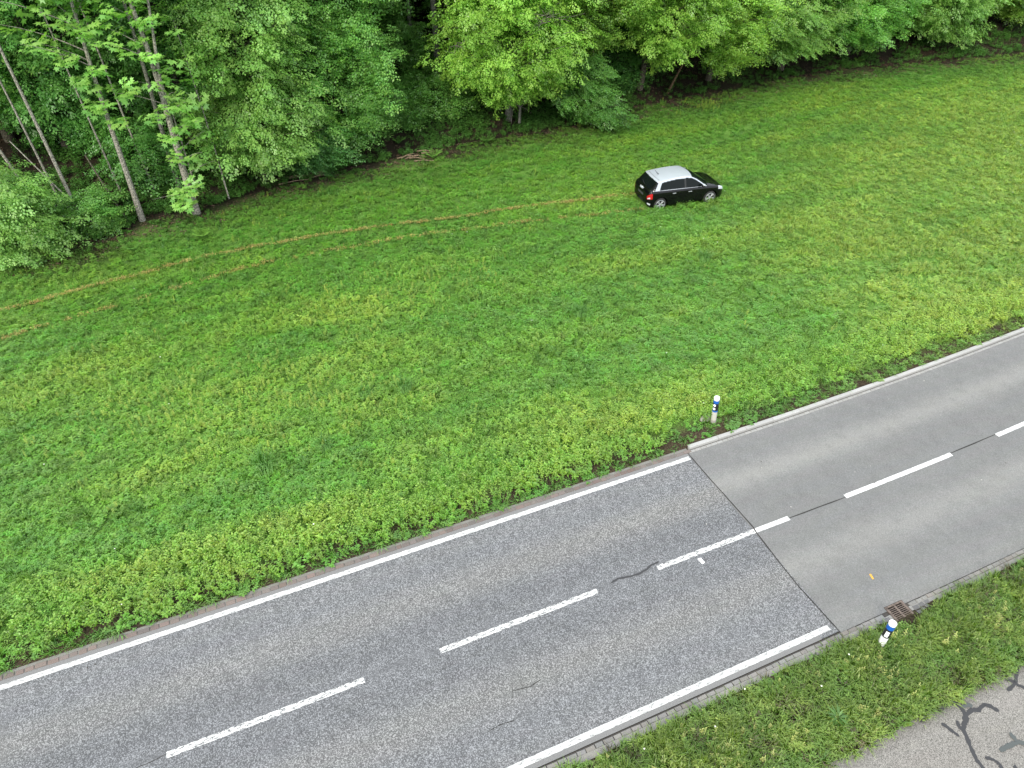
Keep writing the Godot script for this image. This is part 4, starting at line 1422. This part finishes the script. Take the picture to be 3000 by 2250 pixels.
func build_car() -> void:
	var c := thing("parked_car", "small black hatchback with silver roof parked on the meadow", "car", CAR_AT, CAR_TURN)
	# lower body, both halves
	var sh := Shape.new()
	var n := 100
	for side in [-1.0, 1.0]:
		var first := sh.v.size()
		for i in n + 1:
			var x := lerpf(-1.96, 2.02, float(i) / n)
			for j in 29:
				var p := body_point(x, j * 0.5)
				var nn := (body_point(minf(x + 0.04, 2.02), j * 0.5) - body_point(maxf(x - 0.04, -1.96), j * 0.5)).cross(body_point(x, minf(j * 0.5 + 0.4, 14.0)) - body_point(x, maxf(j * 0.5 - 0.4, 0.0))).normalized()
				if nn.dot(Vector3(x * 0.3, p.y - 0.45, p.z + 0.001)) < 0.0:
					nn = -nn
				p = arched(p)
				sh.vert(Vector3(p.x, p.y, p.z * side), Vector3(nn.x, nn.y, nn.z * side))
		for i in n:
			for j in 28:
				var a := first + i * 29 + j
				sh.face(a, a + 1, a + 29)
				sh.face(a + 1, a + 30, a + 29)
		# the blunt ends
		for e in [0, n]:
			var mid := sh.vert(Vector3(sh.v[first + e * 29].x, 0.5, 0), Vector3(-1.0 if e == 0 else 1.0, 0.1, 0))
			for j in 28:
				var a: int = first + e * 29 + j
				var p := sh.vert(sh.v[a], Vector3(-1.0 if e == 0 else 1.0, 0.1, 0))
				var q := sh.vert(sh.v[a + 1], Vector3(-1.0 if e == 0 else 1.0, 0.1, 0))
				sh.face(mid, p, q)
	part("body", tuck(sh).done(), M.car_black, c)
	# cabin: one fine grid, every cell given to the part it belongs to
	var shapes := {}
	var step := 0.02
	var nx := int((1.24 + 1.92) / step)
	var fine := 0.0085
	var nz := int(1.7 / fine)
	for i in nx:
		for k in nz:
			var x0 := -1.92 + i * step
			var z0 := -0.85 + k * fine
			var xc := x0 + step / 2
			var zc := z0 + fine / 2
			var yc := cabin_y(xc, zc)
			var deck := body_point(clampf(xc, -1.96, 2.02), 8.0).y - 0.03
			if yc < deck:
				continue
			var kind := cabin_kind(xc, zc, yc)
			if kind == "side_window":
				kind += ("_r" if zc > 0 else "_l") + ("f" if xc > -0.06 else "b")
			elif kind in ["roof_arch", "rear_quarter", "pillar", "window_trim"]:
				kind += "_r" if zc > 0 else "_l"
			if not shapes.has(kind):
				shapes[kind] = Shape.new()
			var s: Shape = shapes[kind]
			var id := []
			for q in [[x0, z0], [x0 + step, z0], [x0 + step, z0 + fine], [x0, z0 + fine]]:
				var e := 0.012
				var nn := Vector3(-(cabin_y(q[0] + e, q[1]) - cabin_y(q[0] - e, q[1])), 2.0 * e, -(cabin_y(q[0], q[1] + e) - cabin_y(q[0], q[1] - e))).normalized()
				id.append(s.vert(Vector3(q[0], maxf(cabin_y(q[0], q[1]), deck - 0.03), q[1]), nn))
			s.face(id[0], id[1], id[2])
			s.face(id[0], id[2], id[3])
	for kind in shapes:
		var called: String = kind.rsplit("_", true, 1)[0] if kind.count("_") > 1 or kind.begins_with("pillar") else kind
		var look: Material = M.car_glass
		if called in ["roof", "roof_arch"]:
			look = M.car_silver
		elif called in ["rear_quarter"]:
			look = M.car_black
		elif called in ["pillar", "window_trim"]:
			look = M.trim if called == "pillar" else M.alloy
		part("window" if called == "side_window" else called, tuck(shapes[kind]).done(), look, c)
	# doors, lamps and fittings
	for side in [-1.0, 1.0]:
		for d in [[-0.84, -0.075, -0.62], [-0.045, 0.85, 0.16]]:
			var door := part("door", body_patch(d[0], d[1], 1.6, 7.6, side, 0.004), M.car_black, c)
			var hs := Shape.new()
			var hp := body_point(d[2], 6.1)
			block(hs, Transform3D(Basis(), Vector3(d[2], hp.y - 0.01, side * (hp.z + 0.012))), Vector3(0.17, 0.024, 0.03), 0.006)
			part("handle", hs.done(), M.alloy, door)
		var red := part("tail_light", body_patch(-1.945, -1.73, 4.5, 6.8, side, 0.009, 0.03, false), M.tail_red, c)
		part("clear_lens", body_patch(-1.93, -1.84, 4.7, 5.3, side, 0.013, 0.02, false), M.lamp_clear, red)
		part("headlight", body_patch(1.60, 1.93, 5.9, 8.3, side, 0.008, 0.03, false), M.lamp_clear, c)
		part("pale_bumper_patch", body_patch(-1.925, -1.80, 1.9, 2.7, side, 0.006, 0.02, false), M.lamp_clear, c)  # small pale patch low on each rear corner
		var ms := SphereMesh.new()
		ms.radius = 0.5
		ms.height = 1.0
		ms.radial_segments = 16
		ms.rings = 8
		var mirror := part("mirror", ms, M.car_black, c, Transform3D(Basis().scaled(Vector3(0.15, 0.14, 0.20)), Vector3(0.74, 0.985, side * 0.93)))
		part("mirror_cap", ms, M.car_silver, mirror, Transform3D(Basis().scaled(Vector3(0.95, 0.62, 0.9)), Vector3(0.10, 0.24, 0.0)))
		for wx in [-1.235, 1.235]:
			wheel(c, wx, side)
	var an := Shape.new()
	var ay := roof_top(-1.12, 0.0)
	tube(an, [Vector3(-1.06, ay, 0), Vector3(-1.10, ay + 0.04, 0), Vector3(-1.27, ay + 0.24, 0)], [0.03, 0.014, 0.006], 6)
	part("antenna", an.done(), M.trim, c)
	var seam := Shape.new()
	for k in 24:
		var z0 := -0.52 + k * 1.04 / 24
		var z1 := z0 + 1.04 / 24
		var x0 := -1.33 + 0.17 * z0 * z0
		var x1 := -1.33 + 0.17 * z1 * z1
		seam.flat([Vector3(x0, roof_top(x0, z0) + 0.004, z0), Vector3(x1, roof_top(x1, z1) + 0.004, z1), Vector3(x1 + 0.018, roof_top(x1 + 0.018, z1) + 0.004, z1), Vector3(x0 + 0.018, roof_top(x0 + 0.018, z0) + 0.004, z0)])
	part("roof_seam", tuck(seam).done(), M.tyre, c)
	# four rings on the tailgate, a blank dark plate, a wiper
	var badge := Shape.new()
	for k in 4:
		var ring := []
		var rr := []
		for i in 17:
			var a := TAU * i / 16
			ring.append(Vector3(0.015 * sin(a), 0.042 * sin(a), 0.042 * cos(a) + (k - 1.5) * 0.062))
			rr.append(0.010)
		tube(badge, ring, rr, 5)
	part("emblem", badge.done(), M.chrome, c, Transform3D(Basis(Vector3.BACK, -0.55), Vector3(-1.80, 0.875, 0)))
	var pl := Shape.new()
	block(pl, Transform3D(Basis(Vector3.BACK, 1.35), Vector3(-1.955, 0.655, 0)), Vector3(0.11, 0.012, 0.50), 0.004)
	part("number_plate", tuck(pl).done(), M.plate, c)
	var wp := Shape.new()
	tube(wp, [Vector3(-1.80, 1.005, 0.02), Vector3(-1.76, 1.05, -0.16), Vector3(-1.73, 1.08, -0.34)], [0.012, 0.010, 0.006], 5)
	part("wiper", tuck(wp).done(), M.trim, c)
	var floor_pan := Shape.new()
	block(floor_pan, Transform3D(Basis(), Vector3(0, 0.19, 0)), Vector3(3.4, 0.35, 1.02), 0.02)
	part("underbody", floor_pan.done(), M.trim, c)

func wheel(car: Node3D, x: float, side: float) -> void:
	var w := Node3D.new()
	w.name = "wheel"
	car.add_child(w, true)
	w.position = Vector3(x, 0.305, side * 0.745)
	w.rotation.x = side * PI / 2.0
	part("tyre", lathe([[0.20, -0.09], [0.27, -0.10], [0.297, -0.075], [0.305, -0.04], [0.305, 0.04], [0.297, 0.075], [0.27, 0.098], [0.225, 0.096], [0.215, 0.06]], 36), M.tyre, w)
	var rim := Shape.new()
	tube(rim, range(33).map(func(i): return Vector3(cos(TAU * i / 32.0) * 0.212, 0.088, sin(TAU * i / 32.0) * 0.212)), range(33).map(func(_i): return 0.016), 6)
	for k in 5:
		for s in [-0.16, 0.16]:
			var a: float = TAU * k / 5.0 + s + 0.3
			var b: float = TAU * k / 5.0 + s * 0.35 + 0.3
			tube(rim, [Vector3(cos(b) * 0.03, 0.078, sin(b) * 0.03), Vector3(cos(a) * 0.13, 0.09, sin(a) * 0.13), Vector3(cos(a) * 0.21, 0.088, sin(a) * 0.21)], [0.022, 0.018, 0.016], 6)
	part("rim", rim.done(), M.alloy, w)
	part("hub_cap", lathe([[0.045, 0.06], [0.045, 0.098], [0.035, 0.106], [0.0, 0.108]], 16), M.alloy, w)
	part("recess_shade", lathe([[0.215, 0.0], [0.215, 0.03], [0.0, 0.032]], 24), M.tyre, w)  # dark disc closing the rim, painted as the shaded recess behind the spokes


# ==================================================================== marker posts, stones, small plants
func build_posts() -> void:
	# round marker posts with a white cap and blue and black bands
	var a := thing("marker_post", "white roadside marker post with two round reflectors behind the kerb", "marker post", Vector3(6.03, 0.05, -16.2), 0.0, "roadside marker posts")
	a.rotation = Vector3(0.0, 0.0, 0.055)
	part("foot", lathe([[0.088, -0.1], [0.086, 0.14], [0.080, 0.15]], 24), M.post_foot, a)
	part("shaft", lathe([[0.079, 0.15], [0.079, 0.47]], 24), M.post_cream, a)
	part("blue_band", lathe([[0.080, 0.47], [0.082, 0.472], [0.082, 0.53]], 24), M.post_blue, a)
	part("black_band", lathe([[0.082, 0.53], [0.082, 0.80]], 24), M.post_black, a)
	part("blue_band", lathe([[0.082, 0.80], [0.082, 0.91]], 24), M.post_blue, a)
	part("cap", lathe([[0.084, 0.91], [0.085, 0.985], [0.075, 1.005], [0.04, 1.016], [0.0, 1.02]], 24), M.post_white, a)
	for y in [0.605, 0.735]:
		part("reflector", lathe([[0.040, 0.0], [0.040, 0.010], [0.030, 0.014], [0.0, 0.014]], 18), M.reflector, a, Transform3D(Basis(Vector3.UP, 0.85 + PI) * Basis(Vector3.FORWARD, PI / 2.0) * Basis(), Vector3(-cos(0.85) * 0.078, y, sin(0.85) * 0.078)))
	var b := thing("marker_post", "white roadside marker post with one oblong reflector beside the drain grate", "marker post", Vector3(8.17, 0.02, -8.83), 0.0, "roadside marker posts")
	part("shaft", lathe([[0.078, -0.1], [0.078, 0.50]], 24), M.post_white, b)
	part("black_band", lathe([[0.079, 0.50], [0.082, 0.505], [0.082, 0.80]], 24), M.post_black, b)
	part("blue_band", lathe([[0.083, 0.80], [0.083, 0.94]], 24), M.post_blue, b)
	part("cap", lathe([[0.084, 0.94], [0.084, 0.985], [0.078, 1.0], [0.0, 1.006]], 24), M.post_white, b)
	# the oblong reflector follows the round of the post
	var sh := Shape.new()
	for k in 9:
		var w := PI + 0.95 + (k - 4.0) * 0.11
		var o := Vector3(cos(w), 0, -sin(w))
		sh.vert(o * 0.0865 + Vector3(0, 0.555, 0), o)
		sh.vert(o * 0.0865 + Vector3(0, 0.745, 0), o)
		if k:
			sh.face(k * 2 - 2, k * 2 - 1, k * 2)
			sh.face(k * 2 - 1, k * 2 + 1, k * 2)
	part("reflector", sh.done(), M.reflector, b)
	# a flat stone half sunk in the weeds at the first post's foot
	var st := SphereMesh.new()
	st.radius = 0.5
	st.height = 1.0
	st.radial_segments = 14
	st.rings = 7
	var o := part("stone", st, M.post_foot, self, Transform3D(Basis().scaled(Vector3(0.34, 0.16, 0.26)).rotated(Vector3.UP, 0.5), Vector3(5.80, 0.10, -16.30)))
	tag(o, "pale flat stone lying left of the marker post behind the kerb", "stone")

func build_small_plants() -> void:
	# ferns along the forest edge
	var ferns := [fern_mesh(10), fern_mesh(12)]
	var spots := [[-3.99, -35.9, 1.25, "tall pale green fern beside the fallen branches in the middle of the forest edge"], [-1.35, -37.9, 1.1, "dull green fern right of the fallen branches, below the bright tree"], [-5.9, -37.5, 1.0, "dark fern left of the fallen branches under the end tree"], [23.2, -51.6, 1.1, "fern in the brown litter under the right hand trees"], [-19.7, -25.1, 1.1, "fern at the left border under the pale bush"], [-19.0, -25.3, 1.1, "second fern from the left border under the pale bush"], [-15.5, -26.6, 1.0, "yellowish fern below the single trunk, left one of two"], [-13.0, -27.7, 1.0, "yellowish fern below the forked maple, right one of two"]]
	for i in spots.size():
		var q: Array = spots[i]
		var p := Vector3(q[0], 0, q[1])
		p.y = ground_y(p)
		var t := part("fern", ferns[i % 2], fern_look(i), self, Transform3D(Basis(Vector3.UP, rnd(0, TAU)).scaled(Vector3.ONE * q[2] * 0.66), p))
		tag(t, q[3], "fern", "ferns along the forest edge")
	# fallen branches in the litter
	var logs := [[-5.1, -35.9, 0.5, 1.5, "pale fallen branch lying left of the tall fern"], [-4.6, -35.6, -0.15, 1.1, "short pale fallen branch just in front of the tall fern"], [-4.4, -36.6, -0.1, 1.0, "fallen branch behind the tall fern"], [-10.2, -33.2, 0.15, 2.0, "long grey fallen branch in the brown litter below the left wood"], [-9.4, -33.9, 0.25, 1.4, "fallen branch under the drooping sprays of the left wood"]]
	for q in logs:
		var sh := Shape.new()
		for k in 3:
			var w: float = q[2] + rnd(-0.25, 0.25)
			var d: Vector3 = Vector3(cos(w), rnd(0.0, 0.06), -sin(w)) * q[3] * rnd(0.5, 0.9)
			var a := Vector3(rnd(-0.2, 0.2), 0.06 + 0.05 * k, rnd(-0.25, 0.25))
			tube(sh, [a - d * 0.5, a + Vector3(0, 0.05, 0), a + d * 0.5], [0.035, 0.03, 0.014], 5, Color(0.30, 0.22, 0.15))
		var p := Vector3(q[0], 0, q[1])
		p.y = ground_y(p)
		tag(part("fallen_branch", sh.done(), M.bark, self, Transform3D(Basis(), p)), q[4], "branch", "fallen branches along the forest edge")
	# single tussocks of long grass that stand out from the weeds
	var tuss := grass_mesh(160, 0.34, 0.62, 0.007)
	for q in [[-6.9, -14.2, 1.2, "large tussock of long grass among the weeds at the lower left"], [-3.4, -17.7, 0.9, "tussock of long grass in the middle of the meadow, upper one"], [-4.6, -17.4, 0.8, "small tussock left of the upper meadow tussock"], [-5.4, -15.1, 0.8, "tussock of long grass right of the large one"], [2.4, -21.8, 0.8, "brownish green tussock in the dark weeds below the car"], [7.6, -25.6, 0.9, "pale tussock in the meadow right of and below the car"]]:
		var p := Vector3(q[0], 0, q[1])
		p.y = ground_y(p)
		var b := Batch.new()
		b.put(Transform3D(Basis(Vector3.UP, rnd(0, TAU)), Vector3.ZERO), Color(0.085, 0.21, 0.035))
		var t := thing("grass_tussock", q[3], "grass tussock", p, 0.0, "long grass tussocks")
		t.scale = Vector3.ONE * q[2]
		part("blades", tuss, M.tussock if M.has("tussock") else tussock_look(), t)
	# a rosette of toothed leaves on the verge
	var ro := Shape.new()
	for k in 26:
		var a := k * 2.4
		leaf(ro, Vector3(cos(a), 0, sin(a)) * 0.03 + Vector3(0, 0.10 + 0.006 * k, 0), Vector3(cos(a), rnd(0.1, 0.7), sin(a)).normalized(), Vector3.UP, rnd(0.16, 0.26), 0.05, Color(0.10, 0.21, 0.04) * rnd(0.8, 1.2))
	var rp := P(-1.6, -7.55)
	rp.y = ground_y(rp) + 0.02
	tag(part("leaf_rosette", ro.done(), M.herb, self, Transform3D(Basis(), rp)), "rosette of pointed green leaves on the verge near the lower border", "plant")

func tussock_look() -> StandardMaterial3D:
	var m := leafy("tussock", Color(0.70, 0.78, 0.42), 0.5)
	m.albedo_color = Color(0.14, 0.33, 0.055).linear_to_srgb()
	return m

func fern_look(i: int) -> StandardMaterial3D:
	var called := "fern_%d" % (i % 4)
	if M.has(called):
		return M[called]
	var m := leafy(called, Color(0.75, 0.82, 0.42), 0.5)
	m.albedo_color = [Color(0.17, 0.34, 0.06), Color(0.10, 0.23, 0.04), Color(0.12, 0.27, 0.045), Color(0.17, 0.34, 0.05)][i % 4].linear_to_srgb()
	return m
